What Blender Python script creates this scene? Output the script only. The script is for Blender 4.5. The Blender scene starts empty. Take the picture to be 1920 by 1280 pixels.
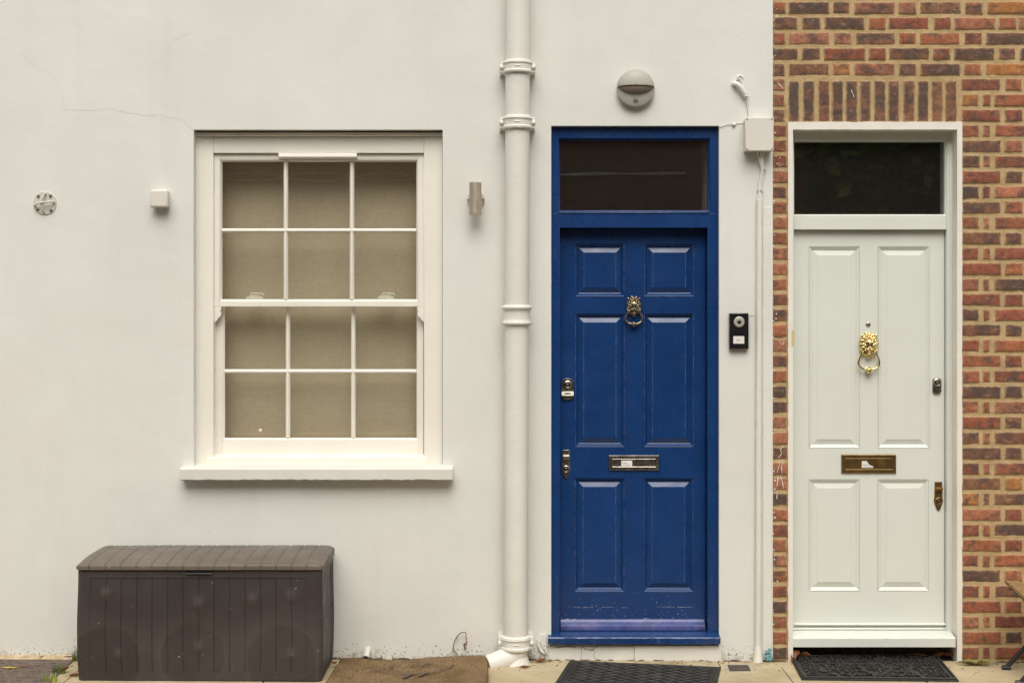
import bpy, bmesh, math, random
from mathutils import Vector, Matrix, noise as mnoise
R = math.radians
rnd = random.Random(7)
scene = bpy.context.scene
COL = scene.collection

# ------------------------------------------------------------------ camera, sky, sun, exposure
S = 385.0            # photo pixels per metre on the house front
D = 7.2              # camera distance from the front
ZC = 1.647           # eye height
cam_d = bpy.data.cameras.new('camera'); cam = bpy.data.objects.new('camera', cam_d); COL.objects.link(cam)
cam.location = (0, -D, ZC); cam.rotation_euler = (R(90), 0, 0)
cam_d.sensor_width = 36; cam_d.lens = 36*D/(1920/S)
cam_d.shift_y = -40/1920; cam_d.clip_end = 500
scene.camera = cam

SUN_EL, SUN_AZ = R(53), R(-6)      # azimuth measured from straight in front of the houses, negative = left
w = bpy.data.worlds.new('World'); scene.world = w; w.use_nodes = True
nt = w.node_tree; bg = nt.nodes['Background']
sky = nt.nodes.new('ShaderNodeTexSky'); sky.sky_type = 'NISHITA'; sky.sun_disc = False
sky.sun_elevation = SUN_EL; sky.sun_rotation = R(180)+SUN_AZ; sky.dust_density = 4; sky.air_density = 1.2
hs = nt.nodes.new('ShaderNodeHueSaturation'); hs.inputs['Saturation'].default_value = 0.18
tn = nt.nodes.new('ShaderNodeMix'); tn.data_type = 'RGBA'; tn.blend_type = 'MULTIPLY'
tn.inputs['Factor'].default_value = 1; tn.inputs[7].default_value = (1, .975, .915, 1)
nt.links.new(sky.outputs[0], hs.inputs['Color']); nt.links.new(hs.outputs[0], tn.inputs[6])
nt.links.new(tn.outputs[2], bg.inputs['Color']); bg.inputs['Strength'].default_value = 0.125
sd = bpy.data.lights.new('sun', 'SUN'); sun = bpy.data.objects.new('sun', sd); COL.objects.link(sun)
sd.energy = 1.6; sd.angle = R(48); sd.color = (1, .965, .905)
dirv = Vector((math.sin(SUN_AZ)*math.cos(SUN_EL), -math.cos(SUN_AZ)*math.cos(SUN_EL), math.sin(SUN_EL)))
sun.rotation_euler = dirv.to_track_quat('Z', 'Y').to_euler()
scene.view_settings.view_transform = 'Standard'; scene.view_settings.look = 'None'
scene.view_settings.exposure = 0.31; scene.view_settings.gamma = 1
scene.render.engine = 'CYCLES'

# ------------------------------------------------------------------ placing
def PX(px, Y=0.0): return (px-960)/S*(D+Y)/D
def PZ(py, Y=0.0): return ZC+(600-py)/S*(D+Y)/D
GA, GB = -0.0035, -0.0052             # the pavement falls a little to the right
def gz(x): return GA+GB*x
def G(px, py, h=0.0):                 # point of the pavement (h above it)
    k = (GA+h-ZC)/((600-py)/S-GB*(px-960)/S)
    x = (px-960)/S*k
    return Vector((x, D*k-D, gz(x)+h))

# ------------------------------------------------------------------ materials
def nodes(name):
    m = bpy.data.materials.new(name); m.use_nodes = True
    t = m.node_tree; return m, t, t.nodes['Principled BSDF']
def N(t, typ, **kw):
    n = t.nodes.new(typ)
    for k, v in kw.items():
        if k.startswith('i_'):
            n.inputs[k[2:].replace('_', ' ')].default_value = v
        else: setattr(n, k, v)
    return n
def L(t, a, b): t.links.new(a, b)
def mixc(t, fac, a, b, blend='MIX'):
    n = t.nodes.new('ShaderNodeMix'); n.data_type = 'RGBA'; n.blend_type = blend
    for sock, v in ((n.inputs[0], fac), (n.inputs[6], a), (n.inputs[7], b)):
        if hasattr(v, 'is_output') or isinstance(v, bpy.types.NodeSocket): L(t, v, sock)
        elif isinstance(v, (int, float)): sock.default_value = v
        else: sock.default_value = (*v[:3], 1)
    return n.outputs[2]
def noi(t, vec, scale, detail=4, rough=.55, dist=0):
    n = N(t, 'ShaderNodeTexNoise'); n.inputs['Scale'].default_value = scale; n.inputs['Detail'].default_value = detail
    n.inputs['Roughness'].default_value = rough; n.inputs['Distortion'].default_value = dist
    L(t, vec, n.inputs['Vector']); return n.outputs['Fac']
def ramp(t, v, a, b, ca=0.0, cb=1.0):
    n = N(t, 'ShaderNodeMapRange'); n.inputs[1].default_value = a; n.inputs[2].default_value = b
    n.inputs[3].default_value = ca; n.inputs[4].default_value = cb; L(t, v, n.inputs[0]); return n.outputs[0]
def math_(t, op, a, b):
    n = N(t, 'ShaderNodeMath', operation=op)
    for s, v in ((n.inputs[0], a), (n.inputs[1], b)):
        if isinstance(v, (int, float)): s.default_value = v
        else: L(t, v, s)
    return n.outputs[0]
def coords(t): return N(t, 'ShaderNodeTexCoord').outputs['Object']
def scalev(t, v, s):
    n = N(t, 'ShaderNodeMapping'); n.inputs['Scale'].default_value = s; L(t, v, n.inputs['Vector']); return n.outputs[0]
def bump(t, p, h, strength, dist, prev=None):
    n = N(t, 'ShaderNodeBump'); n.inputs['Strength'].default_value = strength; n.inputs['Distance'].default_value = dist
    L(t, h, n.inputs['Height'])
    if prev is not None: L(t, prev, n.inputs['Normal'])
    L(t, n.outputs[0], p.inputs['Normal']); return n.outputs[0]

def M(name, col, rough=.6, metal=0.0, var=.08, vs=6, bmp=0.0, bs=80, bd=.002, spec=.5, specks=None, speck_t=.72, speck_s=90, grime=None, gscale=9, gt=(.55, .75), gamt=.5):
    m, t, p = nodes(name); c = coords(t)
    n1 = noi(t, c, vs, 5)
    lo = [x*(1-var) for x in col]; hi = [min(1, x*(1+var)) for x in col]
    out = mixc(t, ramp(t, n1, .3, .7), lo, hi)
    if grime:
        g = ramp(t, noi(t, c, gscale, 6, .65), gt[0], gt[1], 0, gamt); out = mixc(t, g, out, grime)
    if specks:
        g = ramp(t, noi(t, c, speck_s, 3, .6), speck_t, speck_t+.03); out = mixc(t, g, out, specks)
    L(t, out, p.inputs['Base Color'])
    L(t, ramp(t, noi(t, c, vs*3, 4), .2, .8, max(.03, rough-.1), min(1, rough+.1)), p.inputs['Roughness'])
    p.inputs['Metallic'].default_value = metal; p.inputs['Specular IOR Level'].default_value = spec
    if bmp: bump(t, p, noi(t, c, bs, 4), bmp, bd)
    return m

def plaster_mat():
    m, t, p = nodes('painted_render'); c = coords(t)
    a = ramp(t, noi(t, c, 1.3, 6, .62), .38, .62)
    out = mixc(t, a, (.690, .693, .652), (.742, .742, .700))
    out = mixc(t, ramp(t, noi(t, c, 2.3, 6, .6), .5, .7, 0, .5), out, (.745, .705, .665))
    out = mixc(t, ramp(t, noi(t, scalev(t, c, (7, 7, .6)), 1, 5, .65), .55, .75, 0, .22), out, (.62, .60, .54))
    # rain splash dirt near the pavement: specks with their own shapes
    sep = N(t, 'ShaderNodeSeparateXYZ'); L(t, c, sep.inputs[0])
    low = ramp(t, sep.outputs['Z'], .0, .17, 1, 0)
    sp = noi(t, c, 75, 3, .7)
    thr = math_(t, 'ADD', sp, math_(t, 'MULTIPLY', low, .17))
    out = mixc(t, ramp(t, thr, .715, .765, 0, .85), out, (.10, .085, .06))
    low2 = ramp(t, sep.outputs['Z'], .0, .07, 1, 0)
    st = ramp(t, math_(t, 'ADD', noi(t, c, 14, 5, .7), math_(t, 'MULTIPLY', low2, .22)), .66, .82, 0, .6)
    out = mixc(t, st, out, (.36, .29, .18))
    # stray specks and faint rubs all over
    out = mixc(t, ramp(t, noi(t, c, 42, 2, .5), .765, .79, 0, .35), out, (.3, .27, .2))
    L(t, out, p.inputs['Base Color']); p.inputs['Roughness'].default_value = .75; p.inputs['Specular IOR Level'].default_value = .3
    b = bump(t, p, noi(t, c, 2.2, 4, .5), .3, .02)
    b = bump(t, p, noi(t, c, 13, 5, .55), .24, .006, b)
    bump(t, p, noi(t, scalev(t, c, (1, 1, 1.7)), 120, 4, .6), .22, .002, b)
    return m
def pipe_mat():
    m, t, p = nodes('thick_pipe_paint'); c = coords(t)
    out = mixc(t, ramp(t, noi(t, c, 4, 5), .35, .65), (.72, .70, .645), (.765, .75, .695))
    out = mixc(t, ramp(t, noi(t, c, 55, 3, .6), .73, .76, 0, .6), out, (.35, .25, .15))
    L(t, out, p.inputs['Base Color']); p.inputs['Roughness'].default_value = .5
    b = bump(t, p, noi(t, c, 95, 3, .5), .5, .003)
    bump(t, p, noi(t, c, 25, 4, .5), .35, .004, b)
    return m
def brick_mat():
    m, t, p = nodes('stock_brick'); c = coords(t)
    at = N(t, 'ShaderNodeAttribute', attribute_name='tint'); ed = N(t, 'ShaderNodeAttribute', attribute_name='edge')
    base = at.outputs['Color']
    base = mixc(t, 1, base, mixc(t, ramp(t, noi(t, c, 48, 7, .74), .3, .7), (.50, .48, .48), (1.55, 1.45, 1.36)), 'MULTIPLY')
    n2 = math_(t, 'ADD', noi(t, scalev(t, c, (1, 1, 1.5)), 13, 7, .70), math_(t, 'MULTIPLY', at.outputs['Alpha'], .30))
    base = mixc(t, ramp(t, n2, .52, .68, 0, .85), base, (.066, .054, .050))
    base = mixc(t, ramp(t, noi(t, scalev(t, c, (1, 1, 2)), 24, 7, .75), .56, .68, 0, .6), base, (.42, .30, .205))
    base = mixc(t, ramp(t, noi(t, c, 8, 6, .7), .56, .70, 0, .4), base, (.36, .13, .06))
    base = mixc(t, ramp(t, noi(t, c, 210, 4, .8), .68, .72, 0, .7), base, (.52, .42, .30))
    base = mixc(t, ramp(t, noi(t, c, 170, 3, .7), .70, .74, 0, .8), base, (.03, .025, .025))
    e = math_(t, 'ADD', ed.outputs['Fac'], math_(t, 'MULTIPLY', noi(t, c, 60, 6, .72), 1.0))
    base = mixc(t, ramp(t, e, .80, 1.25, 0, .85), base, (.46, .34, .19))
    base = mixc(t, .10, base, (.31, .20, .14))
    L(t, base, p.inputs['Base Color']); p.inputs['Roughness'].default_value = .9; p.inputs['Specular IOR Level'].default_value = .2
    b = bump(t, p, noi(t, c, 55, 6, .7), .8, .006)
    bump(t, p, noi(t, c, 330, 3, .7), .5, .0015, b)
    return m
def mortar_mat():
    m, t, p = nodes('lime_mortar'); c = coords(t)
    out = mixc(t, ramp(t, noi(t, c, 16, 6, .65), .35, .65), (.42, .295, .145), (.565, .41, .222))
    out = mixc(t, ramp(t, noi(t, c, 150, 3, .7), .6, .7, 0, .5), out, (.70, .60, .42))
    out = mixc(t, ramp(t, noi(t, c, 40, 6, .7), .62, .75, 0, .5), out, (.20, .14, .08))
    L(t, out, p.inputs['Base Color']); p.inputs['Roughness'].default_value = .95; p.inputs['Specular IOR Level'].default_value = .1
    b = bump(t, p, noi(t, c, 60, 6, .7), .8, .006); bump(t, p, noi(t, c, 300, 4, .7), .6, .002, b)
    return m
def blue_mat():
    m, t, p = nodes('royal_blue_gloss_paint'); c = coords(t)
    out = mixc(t, ramp(t, noi(t, c, 5, 5), .35, .65), (.0056, .036, .138), (.0080, .044, .166))
    sep = N(t, 'ShaderNodeSeparateXYZ'); L(t, c, sep.inputs[0])
    low = ramp(t, sep.outputs['Z'], .05, .35, 1, 0)
    ch = math_(t, 'ADD', noi(t, c, 120, 3, .7), math_(t, 'MULTIPLY', low, .085))
    out = mixc(t, ramp(t, ch, .73, .765, 0, .6), out, (.42, .42, .45))
    sc = math_(t, 'ADD', noi(t, scalev(t, c, (60, 60, 6)), 1.0, 5, .7), math_(t, 'MULTIPLY', low, .05))
    out = mixc(t, ramp(t, sc, .66, .75, 0, .3), out, (.14, .2, .36))
    L(t, out, p.inputs['Base Color'])
    L(t, ramp(t, noi(t, c, 9, 5, .6),   .3, .7, .20, .34), p.inputs['Roughness'])
    b = bump(t, p, noi(t, scalev(t, c, (70, 70, 5)), 1.0, 4, .6), .12, .002)
    bump(t, p, noi(t, c, 160, 3, .6), .10, .001, b)
    return m
def pave_mat():
    m, t, p = nodes('worn_stone_paving'); c = coords(t)
    out = mixc(t, ramp(t, noi(t, c, 3, 6, .6), .35, .65), (.40, .325, .20), (.52, .435, .285))
    out = mixc(t, ramp(t, noi(t, c, 11, 6, .7), .55, .75, 0, .55), out, (.30, .225, .12))
    out = mixc(t, ramp(t, noi(t, c, 45, 4, .7), .66, .72, 0, .6), out, (.72, .64, .48))
    out = mixc(t, ramp(t, noi(t, c, 60, 3, .6), .72, .75, 0, .85), out, (.07, .055, .035))
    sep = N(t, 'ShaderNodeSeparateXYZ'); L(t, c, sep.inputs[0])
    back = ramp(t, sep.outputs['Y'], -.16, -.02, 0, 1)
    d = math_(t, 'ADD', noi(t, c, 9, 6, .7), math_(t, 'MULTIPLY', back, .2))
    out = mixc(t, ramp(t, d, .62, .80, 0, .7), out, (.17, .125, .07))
    L(t, out, p.inputs['Base Color']); p.inputs['Roughness'].default_value = .85; p.inputs['Specular IOR Level'].default_value = .25
    b = bump(t, p, noi(t, c, 6, 5, .6), .5, .012); bump(t, p, noi(t, c, 110, 4, .7), .45, .002, b)
    return m
def glass_mat(name='window_glass', tint=(.93, .94, .92), ior=1.5, rough=.0, haze=0.03):
    m, t, p = nodes(name)
    t.nodes.remove(p); out = t.nodes['Material Output']; c = coords(t)
    tr = N(t, 'ShaderNodeBsdfTransparent'); tr.inputs['Color'].default_value = (*tint, 1)
    gl = N(t, 'ShaderNodeBsdfGlossy'); gl.inputs['Roughness'].default_value = rough
    gm = N(t, 'ShaderNodeNewGeometry'); dt = N(t, 'ShaderNodeVectorMath', operation='DOT_PRODUCT'); L(t, gm.outputs['Incoming'], dt.inputs[0]); L(t, gm.outputs['Normal'], dt.inputs[1])
    f5 = math_(t, 'POWER', math_(t, 'SUBTRACT', 1.0, math_(t, 'ABSOLUTE', dt.outputs['Value'], 0)), 5)
    r0 = ((ior-1)/(ior+1))**2; fr = math_(t, 'MULTIPLY_ADD', f5, 1-r0); fr.node.inputs[2].default_value = r0
    bp = N(t, 'ShaderNodeBump'); bp.inputs['Strength'].default_value = .03; bp.inputs['Distance'].default_value = .004
    L(t, noi(t, c, 5, 2), bp.inputs['Height']); L(t, bp.outputs[0], gl.inputs['Normal'])
    mx = N(t, 'ShaderNodeMixShader'); L(t, fr, mx.inputs[0]); L(t, tr.outputs[0], mx.inputs[1]); L(t, gl.outputs[0], mx.inputs[2])
    df = N(t, 'ShaderNodeBsdfDiffuse'); df.inputs['Color'].default_value = (.5, .46, .4, 1)
    m2 = N(t, 'ShaderNodeMixShader')
    L(t, ramp(t, noi(t, c, 130, 5, .75), .5, .78, haze*.6, haze*1.8), m2.inputs[0])  # thin diffuse haze painted over the glass, uneven by noise
    L(t, mx.outputs[0], m2.inputs[1]); L(t, df.outputs[0], m2.inputs[2]); L(t, m2.outputs[0], out.inputs['Surface'])
    return m
def fabric_mat():
    m, t, p = nodes('woven_blind_fabric'); c = coords(t)
    wx = noi(t, scalev(t, c, (900, 30, 25)), 1, 3, .6); wz = noi(t, scalev(t, c, (25, 30, 700)), 1, 3, .6)
    wv = math_(t, 'ADD', wx, wz)
    out = mixc(t, ramp(t, wv, .75, 1.25), (.55, .455, .335), (.70, .585, .44))
    L(t, out, p.inputs['Base Color']); p.inputs['Roughness'].default_value = .9; p.inputs['Specular IOR Level'].default_value = .1
    bump(t, p, noi(t, scalev(t, c, (3, 3, 6)), 1, 3), .5, .01)
    return m
def coir_mat():
    m, t, p = nodes('coir_fibre'); c = coords(t)
    out = mixc(t, ramp(t, noi(t, c, 170, 4, .8), .3, .7), (.12, .072, .038), (.44, .31, .175))
    out = mixc(t, ramp(t, noi(t, c, 7, 5, .6), .45, .7, 0, .5), out, (.10, .055, .026))
    out = mixc(t, ramp(t, noi(t, c, 130, 2, .6), .72, .75, 0, .8), out, (.55, .43, .26))
    L(t, out, p.inputs['Base Color']); p.inputs['Roughness'].default_value = 1; p.inputs['Specular IOR Level'].default_value = .05
    bump(t, p, noi(t, c, 200, 4, .8), 1, .006)
    return m
def box_mat(name, a, b, scuff_and_light, amt=.35, discs=None, knots=()):
    m, t, p = nodes(name); c = coords(t)
    out = mixc(t, ramp(t, noi(t, c, 3.2, 5, .6), .35, .65), a, b)
    if discs:                                                 # rubbed lobes left between worn round patches
        sp = N(t, 'ShaderNodeSeparateXYZ'); L(t, c, sp.inputs[0]); wob = math_(t, 'MULTIPLY', noi(t, c, 6, 4, .6), .07); dmin = None
        for cx_, cz_, rr_ in discs:
            cv = N(t, 'ShaderNodeCombineXYZ'); L(t, sp.outputs['X'], cv.inputs[0]); L(t, sp.outputs['Z'], cv.inputs[2])
            dn = N(t, 'ShaderNodeVectorMath', operation='DISTANCE'); L(t, cv.outputs[0], dn.inputs[0]); dn.inputs[1].default_value = (cx_, 0, cz_)
            d_ = math_(t, 'SUBTRACT', math_(t, 'ADD', dn.outputs['Value'], wob), rr_+.032); dmin = d_ if dmin is None else math_(t, 'MINIMUM', dmin, d_)
        for cx_, cz_ in knots:                                # pale spots painting the light on knots moulded in the planks
            dn = N(t, 'ShaderNodeVectorMath', operation='DISTANCE'); L(t, cv.outputs[0], dn.inputs[0]); dn.inputs[1].default_value = (cx_, 0, cz_)
            out = mixc(t, math_(t, 'MULTIPLY', ramp(t, dn.outputs['Value'], .010, .030, .38, 0), ramp(t, noi(t, c, 60, 3), .3, .6, .4, 1)), out, scuff_and_light)
        edge = math_(t, 'MULTIPLY', ramp(t, dmin, -.003, .004), ramp(t, dmin, .0, .11, 1, 0))
        edge = math_(t, 'MULTIPLY', edge, ramp(t, sp.outputs['Z'], .19, .33, 1, 0))
        out = mixc(t, math_(t, 'MULTIPLY', edge, math_(t, 'MULTIPLY', ramp(t, noi(t, c, 9, 5, .6), .25, .6, .45, 1), amt)), out, scuff_and_light)
    out = mixc(t, ramp(t, noi(t, c, 2.4, 4, .5), .45, .6, 0, .12), out, scuff_and_light)
    out = mixc(t, ramp(t, noi(t, scalev(t, c, (3, 3, 30)), 6, 5, .75), .62, .8, 0, .35), out, scuff_and_light)
    out = mixc(t, ramp(t, noi(t, c, 70, 2, .6), .755, .775, 0, .8), out, (.5, .45, .38))
    out = mixc(t, ramp(t, noi(t, scalev(t, c, (1, 1, 2.2)), 38, 2, .6), .74, .755, 0, .6), out, (.5, .46, .4))
    L(t, out, p.inputs['Base Color']); L(t, ramp(t, noi(t, c, 8, 4), .3, .7, .40, .62), p.inputs['Roughness'])
    bump(t, p, noi(t, scalev(t, c, (1, 1, .2)), 90, 4, .7), .25, .0015)
    return m

PLASTER = plaster_mat(); PIPE = pipe_mat(); BRICK = brick_mat(); MORTAR = mortar_mat(); BLUE = blue_mat(); PAVE = pave_mat()
CREAM = M('cream_joinery_paint', (.83, .795, .715), .42, var=.025, vs=5, bmp=.12, bs=45, bd=.003, grime=(.5, .40, .24), gscale=30, gt=(.68, .78), gamt=.35)
STONE = M('painted_stone_sill', (.70, .685, .63), .6, var=.03, bmp=.35, bs=60, bd=.003, grime=(.5, .42, .3), gscale=45, gt=(.7, .76), gamt=.5)
PALE = M('pale_green_white_paint', (.70, .72, .665), .40, var=.02, vs=4, bmp=.1, bs=60, bd=.002, grime=(.45, .42, .32), gscale=40, gt=(.72, .78), gamt=.3)
BAND = M('white_surround_paint', (.80, .755, .68), .6, var=.04, bmp=.5, bs=40, bd=.004, grime=(.45, .38, .26), gscale=24, gt=(.66, .76), gamt=.45)
GLASS = glass_mat('sash_glass', ior=1.7, haze=.02); FGLASS = glass_mat('fanlight_glass', (.86, .86, .85), 2.0, haze=.022)
FABRIC = fabric_mat(); COIR = coir_mat()
DARK = M('dark_crack', (.10, .085, .06), .9); CRACK = M('hairline_crack', (.50, .47, .40), .9)
BRASS = M('polished_brass', (.84, .69, .36), .2, 1, var=.1, vs=30, grime=(.22, .13, .04), gscale=70, gt=(.52, .7), gamt=.4)
ABRASS = M('antique_brass', (.52, .44, .30), .3, 1, var=.2, vs=40, grime=(.05, .04, .025), gscale=150, gt=(.42, .62), gamt=.8)
DBRASS = M('dull_brown_brass', (.30, .19, .075), .42, 1, var=.2, vs=20, bmp=.15, bs=120, grime=(.10, .06, .03), gscale=30, gt=(.5, .7), gamt=.6)
CHROME = M('worn_chrome', (.47, .44, .39), .28, 1, var=.15, vs=20, grime=(.14, .12, .10), gscale=25, gt=(.45, .7), gamt=.35)
STEEL = M('brushed_nickel', (.66, .58, .47), .48, 1, var=.06, vs=20)
SCREW = M('steel_screw', (.35, .33, .30), .35, 1)
BLACK = M('black_plastic', (.012, .012, .014), .25)
RUBBER = M('black_rubber', (.022, .020, .019), .62, var=.25, vs=12, bmp=.3, bs=150, bd=.0015, grime=(.11, .09, .065), gscale=18, gt=(.5, .75), gamt=.5, specks=(.4, .33, .22), speck_t=.745)
GREYP = M('grey_lamp_plastic', (.40, .385, .335), .5, var=.05, bmp=.05, grime=(.22, .2, .16), gscale=50, gt=(.66, .74), gamt=.4)
LENS = M('frosted_lens', (.25, .20, .165), .35)
WPLAS = M('white_plastic', (.70, .665, .60), .5, var=.03, bmp=.08, bs=60)
LABEL = M('paper_label', (.75, .73, .68), .7, var=.05); INK = M('faded_ink', (.22, .21, .2), .8)
WOOD = M('weathered_hardwood', (.30, .19, .085), .6, var=.3, vs=40, bmp=.2, bs=90)
IRON = M('black_painted_iron', (.016, .016, .017), .45, var=.2, bmp=.1)
PLATE = M('rusty_tread_plate', (.115, .085, .075), .75, var=.3, vs=14, bmp=.3, bs=150, bd=.002, grime=(.22, .15, .09), gscale=12, gt=(.45, .7), gamt=.7)
BOXD = box_mat('dark_brown_resin', (.037, .0285, .0285), (.046, .0365, .0365), (.105, .086, .078), .36, [(-.42, .10, .155), (-.03, .115, .15), (.37, .09, .165)], [(-.431, .40), (-.006, .355), (.239, .375), (.416, .388), (-.006, .157), (.416, .12), (-.37, .125)])
BOXL = box_mat('faded_brown_resin', (.115, .094, .075), (.150, .124, .100), (.20, .17, .135), .3)
GRASS = M('grass_blade', (.13, .19, .04), .6, var=.4, vs=30); WEED = M('weed_leaf', (.30, .36, .05), .6, var=.3, vs=40)
DRY = M('dead_leaf_brown', (.23, .095, .035), .75, var=.4, vs=40, bmp=.3, bs=120); YEL = M('yellow_leaf', (.55, .42, .05), .6, var=.15)
TWIG = M('dry_stem', (.16, .09, .04), .8, var=.3, vs=60); CLOTH = M('teal_rag', (.16, .34, .36), .9, var=.5, vs=60)
SOIL = M('damp_dirt', (.085, .06, .035), .95, var=.5, vs=40, bmp=1, bs=60, bd=.01, specks=(.3, .2, .1), speck_t=.62)
INSIDE = M('hall_wall', (.55, .52, .46), .8); ROADM = M('street_asphalt', (.06, .057, .052), .9, var=.25, vs=8, bmp=.5, bs=120)

# ------------------------------------------------------------------ mesh builder
class MB:
    def __init__(s, *mats): s.bm = bmesh.new(); s.mats = list(mats); s.cur = 0
    def use(s, m):
        if m not in s.mats: s.mats.append(m)
        s.cur = s.mats.index(m); return s
    def face(s, pts):
        f = s.bm.faces.new([s.bm.verts.new(p) for p in pts]); f.material_index = s.cur; return f
    def box(s, x0, x1, y0, y1, z0, z1):
        v = [s.bm.verts.new((x, y, z)) for x in (x0, x1) for y in (y0, y1) for z in (z0, z1)]
        for q in ((0, 1, 3, 2), (4, 6, 7, 5), (0, 4, 5, 1), (2, 3, 7, 6), (0, 2, 6, 4), (1, 5, 7, 3)):
            s.bm.faces.new([v[i] for i in q]).material_index = s.cur
        return v
    def prism(s, poly, off):                                  # closed polygon swept by a vector
        off = Vector(off); a = [s.bm.verts.new(p) for p in poly]; b = [s.bm.verts.new(Vector(p)+off) for p in poly]
        n = len(a)
        for f in (a, b[::-1]): s.bm.faces.new(f).material_index = s.cur
        for i in range(n): s.bm.faces.new((a[i], b[i], b[(i+1) % n], a[(i+1) % n])).material_index = s.cur
    def grid(s, rows, close_u=False):
        vs = [[s.bm.verts.new(p) for p in r] for r in rows]
        for i in range(len(vs)-1):
            n = len(vs[i])
            for j in range(n if close_u else n-1):
                k = (j+1) % n
                s.bm.faces.new((vs[i][j], vs[i][k], vs[i+1][k], vs[i+1][j])).material_index = s.cur
        return vs
    def tube(s, pts, r, n=10, caps=True):
        pts = [Vector(p) for p in pts]; rs = r if isinstance(r, (list, tuple)) else [r]*len(pts)
        rows = []; ref = Vector((0.31, .2, .93))
        for i, p in enumerate(pts):
            d = (pts[min(i+1, len(pts)-1)]-pts[max(i-1, 0)]).normalized()
            if abs(d.dot(ref)) > .97: ref = Vector((1, .1, 0))
            u = d.cross(ref).normalized(); v = d.cross(u)
            rows.append([p+(u*math.cos(2*math.pi*k/n)+v*math.sin(2*math.pi*k/n))*rs[i] for k in range(n)])
        vs = s.grid(rows, True)
        if caps:
            for c in (vs[0], vs[-1][::-1]): s.bm.faces.new(c).material_index = s.cur
    def lathe(s, c, axis, prof, n=32):                        # prof: (radius, distance along axis)
        c = Vector(c); ax = Vector(axis).normalized()
        u = ax.cross(Vector((0.02, .01, 1)) if abs(ax.z) < .9 else Vector((1, 0, 0))).normalized(); v = ax.cross(u)
        vs = s.grid([[c+ax*h+(u*math.cos(2*math.pi*k/n)+v*math.sin(2*math.pi*k/n))*max(r, 1e-5) for k in range(n)] for r, h in prof], True)
        for q in (vs[0], vs[-1][::-1]): s.bm.faces.new(q).material_index = s.cur
    def ell(s, c, r, rot=0.0, seg=12, rng=8):                 # ellipsoid, turned in the XZ plane
        c = Vector(c); m = Matrix.Rotation(rot, 3, 'Y'); rows = []
        for i in range(rng+1):
            a = -math.pi/2+math.pi*i/rng
            rows.append([c+m @ Vector((r[0]*math.cos(a)*math.cos(2*math.pi*k/seg)+0, r[1]*math.cos(a)*math.sin(2*math.pi*k/seg), r[2]*math.sin(a))) for k in range(seg)])
        s.grid(rows, True)
    def ring(s, x0, x1, z0, z1, prof, fill=False):            # mitred picture frame; prof: (inset, y)
        rows = [[(x0+i, y, z0+i), (x1-i, y, z0+i), (x1-i, y, z1-i), (x0+i, y, z1-i)] for i, y in prof]
        vs = s.grid(rows, True)
        if fill: s.bm.faces.new(vs[-1]).material_index = s.cur
        return vs
    def sheet(s, x0, x1, z0, z1, y, holes=(), step=None):     # upright sheet with rectangular holes
        xs = sorted({x0, x1, *[h[i] for h in holes for i in (0, 1)]}); zs = sorted({z0, z1, *[h[i] for h in holes for i in (2, 3)]})
        xs = [x for x in xs if x0 <= x <= x1]; zs = [z for z in zs if z0 <= z <= z1]
        for i in range(len(xs)-1):
            for j in range(len(zs)-1):
                cx, cz = (xs[i]+xs[i+1])/2, (zs[j]+zs[j+1])/2
                if any(h[0] < cx < h[1] and h[2] < cz < h[3] for h in holes): continue
                s.face([(xs[i], y, zs[j]), (xs[i+1], y, zs[j]), (xs[i+1], y, zs[j+1]), (xs[i], y, zs[j+1])])
    def ribbon(s, pts, w, n=(0, -1, 0)):
        pts = [Vector(p) for p in pts]; n = Vector(n); rows = []
        for i, p in enumerate(pts):
            d = (pts[min(i+1, len(pts)-1)]-pts[max(i-1, 0)]).normalized(); u = d.cross(n).normalized()
            ww = (w[i] if isinstance(w, (list, tuple)) else w)/2
            rows.append([p-u*ww, p+u*ww])
        s.grid(rows)
    def build(s, name, parent=None, base=None, bevel=0, smooth=35, weld=True, seg=2):
        if weld: bmesh.ops.remove_doubles(s.bm, verts=s.bm.verts, dist=5e-5)
        bmesh.ops.recalc_face_normals(s.bm, faces=s.bm.faces)
        b = Vector(parent['base_']) if parent is not None else Vector(base or (0, 0, 0))
        bmesh.ops.translate(s.bm, verts=s.bm.verts, vec=-b)
        me = bpy.data.meshes.new(name); s.bm.to_mesh(me); s.bm.free()
        for m in s.mats: me.materials.append(m)
        if smooth:
            me.polygons.foreach_set('use_smooth', [True]*len(me.polygons)); me.set_sharp_from_angle(angle=R(smooth))
        o = bpy.data.objects.new(name, me); COL.objects.link(o)
        if parent is not None: o.parent = parent
        else: o.location = b
        o['base_'] = tuple(b)
        if bevel:
            md = o.modifiers.new('bevel', 'BEVEL'); md.width = bevel; md.segments = seg; md.limit_method = 'ANGLE'; md.angle_limit = R(40); md.harden_normals = False
        return o
def tag(o, label, cat, group=None, kind=None):
    o['label'] = label; o['category'] = cat
    if group: o['group'] = group
    if kind: o['kind'] = kind
    return o
def thing(name, base, label, cat, group=None):
    o = bpy.data.objects.new(name, None); COL.objects.link(o); o.location = base; o['base_'] = tuple(base)
    o.empty_display_size = .1
    return tag(o, label, cat, group)
def structure(o): o['kind'] = 'structure'; return o
def jit(a): return rnd.uniform(-a, a)
def smoothpath(pts, n=6):                                     # Catmull-Rom
    pts = [Vector(p) for p in pts]; q = [pts[0]]+pts+[pts[-1]]; out = []
    for i in range(1, len(q)-2):
        for k in range(n):
            t = k/n; a, b, c, d = q[i-1:i+3]
            out.append(.5*((2*b)+(c-a)*t+(2*a-5*b+4*c-d)*t*t+(3*b-a-3*c+d)*t**3))
    out.append(pts[-1]); return out

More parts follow.
